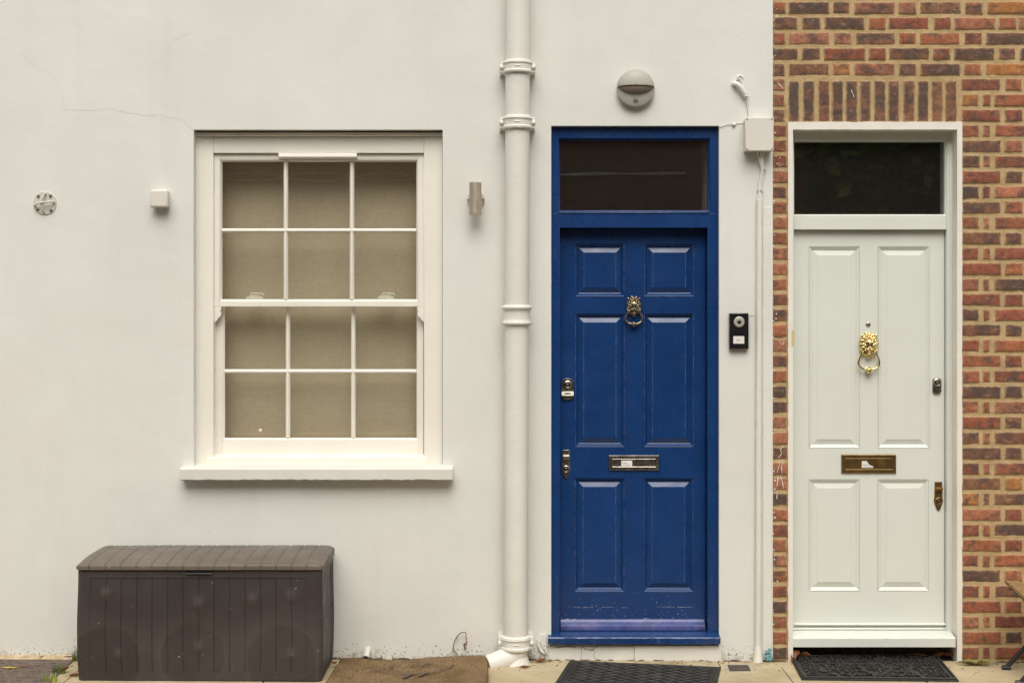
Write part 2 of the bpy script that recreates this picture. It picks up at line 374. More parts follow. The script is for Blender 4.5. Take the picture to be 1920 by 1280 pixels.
# ================================================================== the setting
XW = PX(1449)                         # where the white render meets the brick
b = MB(ROADM); b.face([(-90, -90, -.03), (90, -90, -.03), (90, 20, -.03), (-90, 20, -.03)]); structure(b.build('street', smooth=0))
b = MB(PAVE, SOIL)
# paving slabs with open joints, back row against the houses
rows_y = [(.02, -.125), (-.131, -.78), (-.786, -1.5)]
for ri, (ya, yb) in enumerate(rows_y):
    x = -6.2+ri*.37
    while x < 6.2:
        wd = rnd.choice((.62, .9, .76)) if ri else rnd.choice((.9, 1.2, 1.5)); g = .005
        za = [gz(x)+jit(.0012) for _ in range(4)]
        x1 = x+wd-g
        v = [(x, ya, gz(x)+jit(.001)), (x1, ya, gz(x1)+jit(.001)), (x1, yb, gz(x1)+jit(.001)), (x, yb, gz(x)+jit(.001))]
        b.use(PAVE).prism(v, (0, 0, -.06)); x += wd
b.use(SOIL).face([(-6.3, .02, -.034+.03-.022), (6.3, .02, -.022-.03), (6.3, -1.52, -.022-.03), (-6.3, -1.52, -.022+.008)])
structure(b.build('pavement', smooth=0, bevel=.003))

# ================================================================== white rendered house
house = thing('rendered_house', (PX(620), 0, 0), 'white rendered house front with a cream sash window and a royal blue door', 'house')
WIN = (PX(363), PX(830), PZ(880), PZ(243))
DOR = (PX(1033.5), PX(1348.5), PZ(1208), PZ(236))
XL, ZT = -6.0, 5.6
b = MB(PLASTER, CRACK, INSIDE)
b.sheet(XL, XW, -.08, ZT, 0, (WIN, DOR))
for h in (WIN, DOR):
    b.ring(h[0], h[1], h[2], h[3], [(0, 0), (0, .30)])
b.face([(XW, 0, -.08), (XW, .05, -.08), (XW, .05, ZT), (XW, 0, ZT)])
# body of the house behind the front
b.use(INSIDE)
b.sheet(XL, XW, -.08, ZT, .30, (WIN, DOR))
for q in ([(XL, 0, -.08), (XL, 4, -.08), (XL, 4, ZT), (XL, 0, ZT)], [(XL, 4, -.08), (XW, 4, -.08), (XW, 4, ZT), (XL, 4, ZT)],
          [(XW, .30, -.08), (XW, 4, -.08), (XW, 4, ZT), (XW, .30, ZT)], [(XL, 0, ZT), (XW, 0, ZT), (XW, 4, ZT), (XL, 4, ZT)],
          [(XL, .3, .12), (XW, .3, .12), (XW, 4, .12), (XL, 4, .12)]): b.face(q)
for px in (1343, 1010): b.box(PX(px, .17)-.02, PX(px, .17)+.02, .302, 3.9, .13, ZT-.05)
b.box(PX(1336, .17), PX(1336, .17)+.002, .171, .3, .2, 2.7)
b.box(PX(1010, .3)+.03, PX(1340, .3)-.03, .31, 3.9, 2.85, 2.9)
# hairline cracks in the render
def crack(pts, w, jitter=.0025, n=5):
    pp = []
    for i in range(len(pts)-1):
        for k in range(n):
            t = k/n; a, c = pts[i], pts[i+1]
            pp.append((PX(a[0]+(c[0]-a[0])*t)+jit(jitter), -.0006, PZ(a[1]+(c[1]-a[1])*t)+jit(jitter)))
    pp.append((PX(pts[-1][0]), -.0006, PZ(pts[-1][1])))
    b.ribbon(pp, [w*rnd.uniform(.5, 1.3) for _ in pp])
b.use(CRACK)
crack([(118, 185), (121, 207), (185, 207), (197, 204), (235, 211), (275, 217), (300, 216), (337, 225)], .0010)
crack([(338, 222), (362, 245)], .0016)
crack([(38, 98), (60, 120), (95, 140), (112, 160)], .0009); crack([(310, 100), (325, 76), (360, 62)], .0009)
wall = b.build('wall', house, smooth=0, weld=True)

# ---- sash window
fy = .06
b = MB(CREAM)
fx0, fx1, fz0, fz1 = PX(365.5, fy), PX(829.5, fy), PZ(869, fy), PZ(256.5, fy)
ix0, ix1, iz1 = PX(400, fy), PX(795, fy), PZ(287, fy)
b.box(fx0, ix0, fy, .20, fz0, fz1); b.box(ix1, fx1, fy, .20, fz0, fz1)          # outer linings
b.box(ix0+.0005, ix1-.0005, fy+.002, .20, iz1, fz1-.0005)                        # head
b.box(fx0-.012, fx0-.0005, fy+.015, .2, fz0, fz1); b.box(fx1+.0005, fx1+.01, fy+.015, .2, fz0, fz1)
b.prism([(PX(362), .20, fz1+.001), (PX(362), fy-.012, fz1+.001), (PX(362), fy-.016, fz1+.004), (PX(362), fy-.014, fz1+.019), (PX(362), .2, fz1+.026)], (PX(830.5)-PX(362), 0, 0))
sz1 = PZ(851, .1)
b.prism([(PX(388, .05), .2, sz1), (PX(388, .05), .115, sz1-.002), (PX(388, .05), fy-.012, PZ(858, .05)), (PX(388, .05), fy-.014, fz0-.002), (PX(388, .05), .2, fz0-.002)], (PX(802, .05)-PX(388, .05), 0, 0))
window = b.build('sash_window', house, bevel=.0018)
b = MB(STONE)                                                                     # projecting sill
x0, x1 = PX(337, -.07), PX(849, -.07); n = 60; top = []; zt, zf, zb = fz0+.001, PZ(878.5, -.07), PZ(900, -.07)
rows = []
for i in range(n+1):
    x = x0+(x1-x0)*i/n; rg = jit(.0022) if 3 < i < n-2 else 0
    rows.append([(x, .19, zt-.001), (x, .05, zt), (x, -.065, zf+.002), (x, -.070, zf-.003+jit(.0006)), (x, -.070+jit(.0012), zb+.004+rg), (x, -.065, zb+rg), (x, .0, zb+.004), (x, .0, zb)])
vs = b.grid(rows, False)
for r in (vs[0], vs[-1]): b.bm.faces.new(r).material_index = 0
sill = b.build('sill', window, smooth=30)
def bar_h(b, x0, x1, zc, hw, y, yg): b.prism([(x0, yg, zc-hw), (x0, y+.004, zc-hw*.55), (x0, y, zc-hw*.30), (x0, y, zc+hw*.30), (x0, y+.004, zc+hw*.55), (x0, yg, zc+hw)], (x1-x0, 0, 0))
def bar_v(b, xc, z0, z1, hw, y, yg): b.prism([(xc-hw, yg, z0), (xc-hw*.55, y+.004, z0), (xc-hw*.3, y, z0), (xc+hw*.3, y, z0), (xc+hw*.55, y+.004, z0), (xc+hw, yg, z0)], (0, 0, z1-z0))
def sash(name, yf, yg, outer, glass, vb, hb, rails):
    """outer x0,x1,zb,zt ; glass opening ; bars at px"""
    b = MB(CREAM); ox0, ox1, oz0, oz1 = outer; gx0, gx1, gz0_, gz1_ = glass; mo = .012
    b.box(ox0, gx0-mo, yf, yg+.012, oz0, oz1); b.box(gx1+mo, ox1, yf, yg+.012, oz0, oz1)
    b.box(gx0-mo+.0003, gx1+mo-.0003, yf+.0006, yg+.012, gz1_+mo, oz1); b.box(gx0-mo+.0003, gx1+mo-.0003, yf+.0006, yg+.012, oz0, gz0_-mo)
    b.ring(gx0-mo, gx1+mo, gz0_-mo, gz1_+mo, [(0, yf+.004), (.0016, yf+.004), (.002, yf+.0016), (.0045, yf+.003), (mo, yg)])
    for x in vb: bar_v(b, x, gz0_, gz1_, .0118, yf+.004, yg)
    for z in hb: bar_h(b, gx0, gx1, z, .0112, yf+.0034, yg)
    o = b.build(name, window, bevel=.0012)
    xs = [gx0]+[v for x in vb for v in (x-.008, x+.008)]+[gx1]; zs = [gz0_]+[v for z in hb for v in (z-.008, z+.008)]+[gz1_]
    for i in range(0, len(xs), 2):
        for j in range(0, len(zs), 2):
            g = MB(GLASS); g.box(xs[i]-.002, xs[i+1]+.002, yg, yg+.004, zs[j]-.002, zs[j+1]+.002); g.build('pane', window, smooth=0)
    return o
yu, gu, yl, gl_ = .078, .098, .122, .140
sash('upper_sash', yu, gu, (ix0, ix1, PZ(574.5, yu), iz1-.002), (PX(417, gu), PX(780.5, gu), PZ(561.5, gu), PZ(304, gu)),
     (PX(536, gu), PX(660, gu)), (PZ(432.5, gu),), None)
sash('lower_sash', yl, gl_, (PX(401, yl), PX(794, yl), PZ(851.5, yl), PZ(560, yl)), (PX(422, gl_), PX(781, gl_), PZ(820.5, gl_), PZ(570, gl_)),
     (PX(540, gl_), PX(662.5, gl_)), (PZ(696, gl_),), None)
for sgn, xe in ((1, ix0), (-1, ix1)):                                             # shaped horns below the upper sash
    b = MB(CREAM); zt = PZ(574.5, yu); w_ = .036; pts = [(0, 0), (w_, 0), (w_*.94, -.004), (w_*.98, -.018), (w_*.75, -.020), (w_*.95, -.028), (w_*.95, -.040), (w_*.8, -.050), (w_*.55, -.056), (w_*.4, -.064), (w_*.45, -.068), (w_*.2, -.072), (0, -.080)]
    b.prism([(xe+sgn*x, yu+.001, zt+z) for x, z in pts], (0, .026, 0)); b.build('sash_horn', window, bevel=.001)
b = MB(CREAM)
x0, x1 = PX(523, .07), PX(670, .07)
b.prism([(x0, .08, PZ(298, .07)), (x0, .052, PZ(297.5, .07)), (x0, .046, PZ(295, .07)), (x0, .05, PZ(288, .07)), (x0, .08, PZ(287.5, .07))], (x1-x0, 0, 0))
b.build('trickle_vent', window, bevel=.003)
for px in (478, 724):
    b = MB(CREAM); x, z = PX(px, .15), PZ(561, .15)
    b.box(x-.042, x+.038, .146, .168, z-.006, z+.013); b.box(x-.03, x+.022, .15, .165, z+.0135, z+.021)
    b.tube(smoothpath([(x-.022, .157, z+.022), (x-.015, .157, z+.029), (x+.015, .157, z+.029), (x+.036, .157, z+.027), (x+.041, .157, z+.020)], 4), .0045, 8)
    b.build('sash_catch', window, bevel=.002)
b = MB(FABRIC); n = 24; rows = []
for j in range(31):
    z = PZ(848, .2)+(PZ(255, .2)-PZ(848, .2))*j/30
    rows.append([(PX(392, .2)+(PX(806, .2)-PX(392, .2))*i/n, .245+.0035*math.sin(j*.55)+.002*math.sin(i*.8+j*.2), z) for i in range(n+1)])
b.grid(rows); b.box(PX(392, .2), PX(806, .2), .238, .25, PZ(822, .2)+.0, PZ(814, .2)); b.build('roller_blind', window)
b = MB(CREAM, WPLAS); b.lathe((PX(488, .139), .1395, PZ(806, .139)), (0, -1, 0), [(.0075, 0), (.0075, .004), (.005, .006), (.004, .003)], 16); b.build('vent_plug', window)

# ---- blue door
b = MB(BLUE); fy = .030
X0, X1, Z0, Z1 = DOR
y_leaf = .100
jl, jr = PX(1049.5, fy), PX(1327, fy); zt0, zt1 = PZ(427, fy), PZ(399, fy)
gl0, gl1, gzt = PX(1047.5, fy), PX(1331.5, fy), PZ(259.5, fy)
b.box(X0, jl, fy, .17, PZ(1186, fy), zt1-.001); b.box(jr, X1, fy, .17, PZ(1186, fy), zt1-.001)
b.box(X0, gl0, fy+.001, .17, zt1, Z1); b.box(gl1, X1, fy+.001, .17, zt1, Z1)
b.box(gl0+.0004, gl1-.0004, fy+.0016, .17, gzt, Z1-.001); b.box(jl+.0004, jr-.0004, fy+.0008, .17, zt0, zt1-.0015)
b.prism([(gl0, fy-.004, zt1-.0015), (gl0, fy-.004, zt1+.002), (gl0, fy+.042, zt1+.010), (gl0, fy+.042, zt1-.0015)], (gl1-gl0, 0, 0))
b.ring(gl0, gl1, zt1+.006, gzt, [(-.001, fy+.018), (.006, fy+.020), (.009, fy+.040)])
b.box(jl-.001, jl+.010, y_leaf+.048, .16, PZ(1180), zt0-.001); b.box(jr-.010, jr+.001, y_leaf+.048, .16, PZ(1180), zt0-.001)
frame = b.build('door_frame', house, bevel=.0022)
b = MB(CREAM); b.box(gl1-.0022, gl1-.0002, fy+.047, .34, zt1+.001, gzt); b.build('inner_lining', frame, smooth=0)
b = MB(FGLASS); b.box(gl0-.003, gl1+.003, fy+.041, fy+.045, zt1-.001, gzt+.004); b.build('fanlight', frame, smooth=0)
b = MB(BLUE); n = 50; x0, x1 = PX(1027.5, -.03), PX(1350.5, -.03); za, zb, zc = PZ(1184.5, .03), PZ(1195, -.035), PZ(1207.5, -.035); rows = []
for i in range(n+1):
    x = x0+(x1-x0)*i/n; e = jit(.0012)
    rows.append([(x, .17, za), (x, .03, za-.001), (x, -.032, zb+.002+jit(.0005)), (x, -.036, zb-.003+e), (x, -.035+jit(.0008), zc+.003+e), (x, -.030, zc+e), (x, .0, zc), (x, .17, zc)])
vs = b.grid(rows)
for r in (vs[0], vs[-1]): b.bm.faces.new(r)
b.build('threshold', frame, smooth=30)
def panel_door(name, mat, parent, yl, xa, xb, za, zb, panels, depth=.013, raise_=.0095):
    b = MB(mat); b.sheet(xa, xb, za, zb, yl, panels)
    for h in panels:
        b.ring(*h, [(0, yl), (.0003, yl+.004), (.0016, yl+.004), (.0020, yl-.0016), (.0034, yl-.001), (.0170, yl+depth), (.0205, yl+depth+.0015), (.0209, yl+depth), (.043, yl+depth-raise_), (.0434, yl+depth-raise_-.0018)], fill=True)
    b.ring(xa, xb, za, zb, [(0, yl), (0, yl+.044)], fill=True)
    return b.build(name, parent, bevel=0, smooth=12)
def rect(a, c, d, e, y): return (PX(a, y), PX(c, y), PZ(e, y), PZ(d, y))
pan = [rect(1078.5, 1171, 457, 556, y_leaf), rect(1207.5, 1302, 457, 556, y_leaf), rect(1078, 1171.5, 588, 838, y_leaf), rect(1207, 1301.5, 588, 838, y_leaf),
       rect(1077, 1171, 896, 1109.5, y_leaf), rect(1206.5, 1300.5, 896, 1109.5, y_leaf)]
bdoor = panel_door('front_door', BLUE, house, y_leaf, jl+.002, jr-.003, PZ(1180, y_leaf), zt0-.003, pan)
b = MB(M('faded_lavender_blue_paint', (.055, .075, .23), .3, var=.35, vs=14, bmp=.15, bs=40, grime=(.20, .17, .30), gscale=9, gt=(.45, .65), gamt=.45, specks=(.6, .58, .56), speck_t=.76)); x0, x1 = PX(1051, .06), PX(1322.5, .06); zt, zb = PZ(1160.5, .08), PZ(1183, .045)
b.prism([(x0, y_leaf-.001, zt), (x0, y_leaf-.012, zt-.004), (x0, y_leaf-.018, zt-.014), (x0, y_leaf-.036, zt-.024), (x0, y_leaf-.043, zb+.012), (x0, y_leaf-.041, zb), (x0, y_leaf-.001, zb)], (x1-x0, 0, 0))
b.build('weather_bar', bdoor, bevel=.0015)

FLAKE = M('bare_paint_flake', (.42, .43, .46), .8, var=.3, vs=60); b = MB(FLAKE)
for px0, px1, py in ((1073, 1088, 1137.5), (1092, 1112, 1138), (1128, 1150, 1137.5), (1166, 1178, 1138), (1231, 1262, 1137), (1270, 1301, 1137.5)):
    n_ = 8; b.ribbon([(PX(px0+(px1-px0)*i/n_, y_leaf), y_leaf-.0008, PZ(py, y_leaf)+jit(.0008)) for i in range(n_+1)], [rnd.uniform(.0004, .0016) for _ in range(n_+1)])
for _ in range(60):
    x, z = PX(rnd.uniform(1058, 1318), y_leaf), PZ(1158-abs(rnd.gauss(0, 26)), y_leaf); q = rnd.uniform(.0007, .0022); b.ell((x, y_leaf-.0006, z), (q*rnd.uniform(.6, 1.6), .0008, q), jit(1), 6, 4)
for px, py, l in ((1060, 1160, .022), (1075, 1160, .012), (1206, 1159, .03)): b.ribbon([(PX(px, .08)+l*i/5, y_leaf-.0125, PZ(py, .08)-.002+jit(.001)) for i in range(6)], [.001, .004, .006, .003, .004, .001])
b.use(M('worn_highlit_edge', (.085, .12, .27), .5, var=.5, vs=40))  # lighter lines paint worn upright edges and the highlights along them
for h in pan:
    for xe, yo in ((h[0]+.003, -.0026), (h[1]-.003, -.0026), (h[0]+.0435, .0012), (h[1]-.0435, .0012)):
        m_in = .004 if yo < 0 else .046
        n_ = max(8, int((h[3]-h[2])/.012)); b.ribbon([(xe+jit(.0003), y_leaf+yo, h[2]+m_in+(h[3]-h[2]-2*m_in)*i/n_) for i in range(n_+1)], [rnd.uniform(.0004, .0026) for _ in range(n_+1)])
b.build('flaked_paint', bdoor, smooth=0, weld=False)['kind'] = 'stuff'

def knocker(parent, cx, cz, y, hw, hh, ring_w, ring_h, mat, seed, ball=.012, spiky=False):
    DBRK = bpy.data.materials.get('dark_eye_bronze') or M('dark_eye_bronze', (.035, .024, .012), .6, .4); b = MB(mat); rr = random.Random(seed)
    def e(dx, dz, dy, rx, rz, ry, rot=0, seg=10, rng=7): b.ell((cx+dx*hw, y-dy*hw, cz+dz*hh), (rx*hw, ry*hw, rz*hw), -rot, seg, rng)
    e(0, .06, .05, .93, .98, .3, 0, 20, 10); e(0, -.35, .05, .7, .72, .28, 0, 20, 10); e(0, .02, .35, .56, .72, .42, 0, 20, 12)
    n1 = 15 if spiky else 12
    for i in range(n1):
        a = 2*math.pi*(i+.5)/n1+rr.uniform(-.06, .06); rx = rr.uniform(.26, .34)
        if abs(math.sin(a)+1) < .12: continue
        e(.70*math.cos(a), .78*math.sin(a), .24, rx*.95, .15 if spiky else .18, .2, a+(-.55 if math.cos(a) > 0 else .55)+rr.uniform(-.2, .2))
    n2 = 11 if spiky else 10
    for i in range(n2):
        a = math.pi*(-.12)+math.pi*1.24*i/(n2-1); e(.58*math.cos(a), .60*math.sin(a)+.05, .48, rr.uniform(.24, .32), .115, .18, a+rr.uniform(-.3, .3))
    for i in range(7):
        a = math.pi*(.22+.56*i/6); e(.36*math.cos(a), .48*math.sin(a)+.03, .66, .2, .06, .1, a+rr.uniform(-.3, .3))
    for s in (-1, 1):
        e(s*.66, .66, .42, .17, .15, .14, s*.6)
        e(s*.22, .20, .74, .20, .075, .10, s*.35); b.use(DBRK); e(s*.23, .07, .76, .13, .065, .06, s*.15); b.use(mat)  # eyes get a darker bronze for contrast in the face
        e(s*.40, -.08, .52, .15, .26, .2, s*.2); e(s*.15, -.34, .80, .19, .13, .16, -s*.25); e(s*.34, -.42, .52, .2, .08, .12, s*.9)
        e(s*.24, -.02, .68, .13, .05, .06, -s*.5)
        e(s*.56, -.52, .35, .15, .12, .2)
    e(0, .02, .80, .10, .33, .13); e(0, -.20, .94, .14, .075, .08); e(0, -.52, .70, .19, .09, .15); e(0, -.70, .5, .26, .2, .22); e(0, -.88, .32, .22, .22, .18)
    for s in (-.12, 0, .12): e(s, -.76, .6, .05, .22, .08, s*1.5)
    # hanging ring with its ball
    r0 = .0046; zt = cz-.42*hh; yk = y-.35*hw
    half = [(.66, 0), (.74, .18), (.92, .42), (1.0, .62), (.90, .80), (.62, .93), (.25, .99)]
    pts = smoothpath([(cx-x*ring_w, yk-.004, zt-z*ring_h) for x, z in half]+[(cx+x*ring_w, yk-.004, zt-z*ring_h) for x, z in half[::-1]], 3); npt = len(pts)
    b.tube(pts, [r0*(.85+.4*math.sin(math.pi*i/(npt-1))) for i in range(npt)], 10)
    for s in (-1, 1): b.tube([(pts[0 if s < 0 else -1][0]-s*.004, yk, zt+.002), (pts[0 if s < 0 else -1][0]+s*.006, yk, zt+.002)], .0062, 10)
    b.ell((cx, yk-.005, zt-ring_h-.002), (ball, ball, ball), 0, 16, 12)
    for k in range(3): b.lathe((cx-.004+k*.004, yk-.005, zt-ring_h-.002), (1, 0, 0), [(ball+.0004, -.0012), (ball+.0016, 0), (ball+.0004, .0012)], 16)
    b.lathe((cx, y, zt-ring_h-.002), (0, -1, 0), [(ball*.95, 0), (ball*.95, .004), (ball*.5, .007)], 16)
    return b.build('knocker', parent, smooth=60, weld=False)
knocker(bdoor, PX(1189, .07), PZ(573, .07), y_leaf, .0405, .053, .041, .068, ABRASS, 3, .0145)

def letter_plate(parent, a, c, d, e, y, mat, sx0, sx1, torn):
    b = MB(mat, LABEL, INK, DARK); x0, x1, z0, z1 = rect(a, c, d, e, y); w_ = x1-x0; h_ = z1-z0
    b.ring(x0, x1, z0, z1, [(0, y), (.001, y-.006), (.004, y-.009), (.013, y-.0085), (.0155, y-.0085)])
    b.use(DARK); b.ring(x0+.0155, x1-.0155, z0+.0155, z1-.0155, [(0, y-.0085), (.0012, y-.004), (.002, y-.004)]); b.use(mat)
    b.ring(x0+.0175, x1-.0175, z0+.0175, z1-.0175, [(0, y-.004), (.0005, y-.0075), (.0025, y-.0092)], fill=True)
    b.tube([(x0+.018, y-.0085, z0+.019), (x1-.018, y-.0085, z0+.019)], .0022, 8)
    zz0, zz1 = z0+h_*.30, z0+h_*.66
    s0, s1 = PX(sx0, y), PX(sx1, y)
    b.use(LABEL)
    yy = y-.0100
    if torn: b.prism([(s0, yy, zz0), (s1, yy, zz0), (s1+.001, yy, zz0+.008), (s1-.012, yy, zz0+.012), (s1-.022, yy, zz0+.019), (s1-.03, yy, zz1), (s0, yy, zz1)], (0, .0005, 0))
    else: b.box(s0, s1, yy, yy+.0005, zz0, zz1)
    b.use(INK)
    for k, (f0, f1) in enumerate(((.2, .85), (.1, .6))):
        zz = zz0+.004+k*.009
        for i in range(6):
            xx = s0+(s1-s0)*(f0+(f1-f0)*i/6); b.box(xx, xx+(s1-s0)*.06, yy-.0006, yy-.0002, zz, zz+.0022)
    return b.build('letter_plate', parent, smooth=30)
letter_plate(bdoor, 1141, 1236, 852.5, 882, y_leaf, CHROME, 1164.5, 1185, False)
def rim_lock(parent, xc, z0, z1, hw, y, mat, bar=True):                           # rounded lock plate with cylinder
    b = MB(mat, BLACK, WPLAS); pts = []; r = hw*.95
    for k in range(9): a = math.pi*k/8; pts.append((xc+hw*math.cos(a), y, z1-r*.55+r*.55*math.sin(a)))
    for k in range(9): a = math.pi+math.pi*k/8; pts.append((xc+hw*math.cos(a), y, z0+r*.7+r*.7*math.sin(a)))
    b.prism(pts, (0, -.010, 0)); zc = z1-(z1-z0)*.29
    b.lathe((xc, y-.010, zc), (0, -1, 0), [(.021, 0), (.020, .006), (.0145, .009), (.013, .009), (.012, .006)], 24)
    b.use(BLACK).lathe((xc, y-.016, zc), (0, -1, 0), [(.0118, 0), (.011, .001)], 20); b.use(mat).lathe((xc, y-.016, zc), (0, -1, 0), [(.007, 0), (.007, .004), (.006, .0045)], 16)
    if bar:
        zb = z0+(z1-z0)*.30; b.prism([(xc-hw*1.02, y-.009, zb-.011), (xc-hw*1.02, y-.020, zb-.011), (xc-hw*1.02, y-.017, zb-.009), (xc-hw*1.02, y-.012, zb+.010), (xc-hw*1.02, y-.009, zb+.011)], (hw*2.04, 0, 0)); b.use(BLACK).box(xc-hw*.45, xc+hw*.5, y-.0168, y-.0135, zb-.003, zb+.003)
    return b.build('deadlock', parent, bevel=.0012)
rim_lock(bdoor, PX(1064.5, .08), PZ(750, .08), PZ(709, .08), .0295, y_leaf, CHROME)
def latch_pull(parent, xc, z0, z1, hw, y, mat):                                   # tapered finger pull with cylinder below
    b = MB(mat, BLACK); h_ = z1-z0
    b.prism([(xc-hw*.8, y, z1), (xc+hw*.8, y, z1), (xc+hw*.85, y, z0+h_*.45), (xc+hw, y, z0+h_*.38), (xc+hw*.9, y, z0+h_*.28), (xc+hw*.35, y, z0+h_*.03), (xc, y, z0), (xc-hw*.35, y, z0+h_*.03), (xc-hw*.9, y, z0+h_*.28), (xc-hw, y, z0+h_*.38), (xc-hw*.85, y, z0+h_*.45)], (0, -.006, 0))
    b.prism([(xc-hw*.72, y-.006, z0+h_*.66), (xc-hw*.72, y-.028, z0+h_*.72), (xc-hw*.72, y-.030, z0+h_*.80), (xc-hw*.72, y-.006, z0+h_*.84)], (hw*1.44, 0, 0))
    zc = z0+h_*.34
    b.lathe((xc, y-.006, zc), (0, -1, 0), [(hw*.85, 0), (hw*.82, .006), (hw*.62, .009), (hw*.58, .006)], 24)
    b.use(BLACK).lathe((xc, y-.012, zc), (0, -1, 0), [(hw*.56, 0), (hw*.5, .001)], 20); b.use(mat).lathe((xc, y-.012, zc), (0, -1, 0), [(hw*.32, 0), (hw*.3, .004)], 14)
    return b.build('latch_pull', parent, bevel=.0012)
latch_pull(bdoor, PX(1061.5, .08), PZ(898, .08), PZ(843.5, .08), .0225, y_leaf, CHROME)

# ---- cracked painted step under the blue door
b = MB(PIPE, DARK)
xs = [PX(1029), PX(1189), PX(1352)]
b.box(xs[0], xs[1]-.0015, -.006, .0, -.05, PZ(1210)); b.box(xs[1]+.0015, xs[2], -.010, .0, -.05, PZ(1208.8))
b.use(DARK)
def crk(pts, w):
    b.ribbon([(PX(x), -.0066, PZ(y)) for x, y in pts], w)
crk([(1091, 1210), (1098, 1216), (1110, 1217), (1121, 1209)], .003); crk([(1098, 1216), (1116, 1219), (1113, 1228), (1117, 1235)], .0016); crk([(1090, 1212), (1089, 1237)], .0015)
crk([(1040, 1213), (1060, 1211), (1080, 1212)], .003)
b.build('step', house, smooth=0, bevel=.002)
b = MB(PLASTER, DARK, CRACK)                                                            # blown flake of render beside the threshold
b.prism([(PX(1007), -.010, PZ(1198)), (PX(1012), -.012, PZ(1190)), (PX(1024), -.004, PZ(1186)), (PX(1026), -.004, PZ(1215)), (PX(1024), -.010, PZ(1228)), (PX(1014), -.016, PZ(1220)), (PX(1008), -.014, PZ(1210))], (0, .009, 0))
b.use(DARK).ribbon([(PX(1012), -.0175, PZ(1201)), (PX(1018), -.017, PZ(1213)), (PX(1025), -.0125, PZ(1228))], .002)
b.build('loose_render', house, smooth=0, bevel=.002)

# ================================================================== brick house
BY = .012
bh = thing('brick_house', (PX(1750), 0, 0), 'red and plum brick house front with a pale painted door', 'house')
b = MB(BRICK, MORTAR)
tl = b.bm.verts.layers.float_color.new('tint'); el = b.bm.verts.layers.float.new('edge')
RED = [(.25, .070, .046), (.29, .095, .055), (.21, .062, .045), (.33, .115, .055)]; PLUM = [(.125, .068, .052), (.14, .082, .06), (.17, .075, .055)]
BROWN = [(.19, .10, .058), (.17, .085, .055)]; PINK = [(.36, .135, .085), (.34, .15, .10)]; OCH = [(.36, .16, .05)]
def brick(x0, x1, z0, z1, kind=None):
    k = kind or rnd.choices(['red', 'plum', 'brown', 'pink', 'och'], [38, 30, 14, 14, 3])[0]
    c = rnd.choice({'red': RED, 'plum': PLUM, 'brown': BROWN, 'pink': PINK, 'och': OCH}[k]); f = rnd.uniform(.85, 1.15)
    burn = {'plum': rnd.uniform(.15, .65), 'brown': rnd.uniform(.05, .4)}.get(k, rnd.choice([0, 0, 0, .1, .3]))
    c = tuple((v*.78+q*.22)*f*1.08 for v, q in zip(c, (.30, .130, .062)))
    x0 -= .0038; x1 += .0038; z0 -= .0034; z1 += .0026; w_, h_ = x1-x0, z1-z0; nx = max(3, int(w_/.018)); nz = max(4, int(h_/.014)); rows = []; dy = jit(.0022); tx = jit(.002); tz = jit(.0015)
    sd_ = rnd.random()*100
    us = [0, .0055/w_, .0125/w_]+[.0125/w_+(1-.025/w_)*i/nx for i in range(1, nx)]+[1-.0125/w_, 1-.0055/w_, 1]; vs_ = [0, .0045/h_, .0105/h_]+[.0105/h_+(1-.021/h_)*i/nz for i in range(1, nz)]+[1-.0105/h_, 1-.0045/h_, 1]
    def pt(u, v, out=0):
        x = x0+u*w_; z = z0+v*h_
        du = min(u, 1-u)*w_; dv = min(v, 1-v)*h_; d = min(du, dv)
        jx = mnoise.noise((x*55, z*55, sd_))*.0040; jz = mnoise.noise((x*55+9, z*55, sd_+5))*.0038
        y = BY+dy+tx*(u-.5)+tz*(v-.5)+(.0075 if d < .001 else (.0016 if d < .0058 else 0))+mnoise.noise((x*28, z*28, sd_))*.0018
        if d < .014: x += jx; z += jz
        if du < .001 and dv < .001: x += (.5-u)*.007; z += (.5-v)*.006
        return (x, y, z), (1.0 if d < .001 else (.62 if d < .0058 else (.2 if d < .0128 else 0)))
    vv = []
    for v in vs_:
        r = []
        for u in us:
            p, e = pt(u, v); q = b.bm.verts.new(p); cen = min(1, 4*min(u, 1-u)*min(1, 3*min(v, 1-v))*1.3); q[tl] = (*c, max(0, burn*(.25+1.0*cen)+.30*mnoise.noise((p[0]*16, p[2]*22, sd_)))); q[el] = e; r.append(q)
        vv.append(r)
    for i in range(len(vv)-1):
        for j in range(len(vv[0])-1): b.bm.faces.new((vv[i][j], vv[i][j+1], vv[i+1][j+1], vv[i+1][j])).material_index = 0
CP = 28.82; BHT = 22.4
def row_px(k): return 2.6+CP*k, 2.6+CP*k+BHT
def bx(a, c, k, kind=None):
    t_, u_ = row_px(k); o = jit(.5)
    brick(PX(a+jit(1)), PX(c+jit(1)), PZ(u_+o), PZ(t_+o), kind)
XR = 2960
def flemish(x, k, start):                     # start: 's' or 'h'
    s = start
    while x < XR:
        wd = 75 if s == 's' else 32; bx(x, x+wd, k); x += wd+8+jit(1.5); s = 'h' if s == 's' else 's'
for k in range(-44, 43):
    if k < 5:
        if k % 2 == 0: bx(1450.5, 1473, k); flemish(1481, k, 's')
        else: bx(1450.5, 1496, k); bx(1505, 1539, k); flemish(1547, k, 's')
    else:
        if k < 8: bx(1450.5, 1472, k)
        else: bx(1449, 1476.5, k, rnd.choice(['red', 'red', 'red', 'plum', 'pink']))
        if k % 2: bx(1805.5, 1878, k); flemish(1886.5, k, 'h')
        else: bx(1805.5, 1837.5, k); bx(1845, 1858.5, k, rnd.choice(['pink', 'red'])); flemish(1867, k, 's')
sx = [1479, 1507, 1535.5, 1561.5, 1588, 1614, 1640.5, 1667, 1695, 1722, 1748.5, 1774.5]
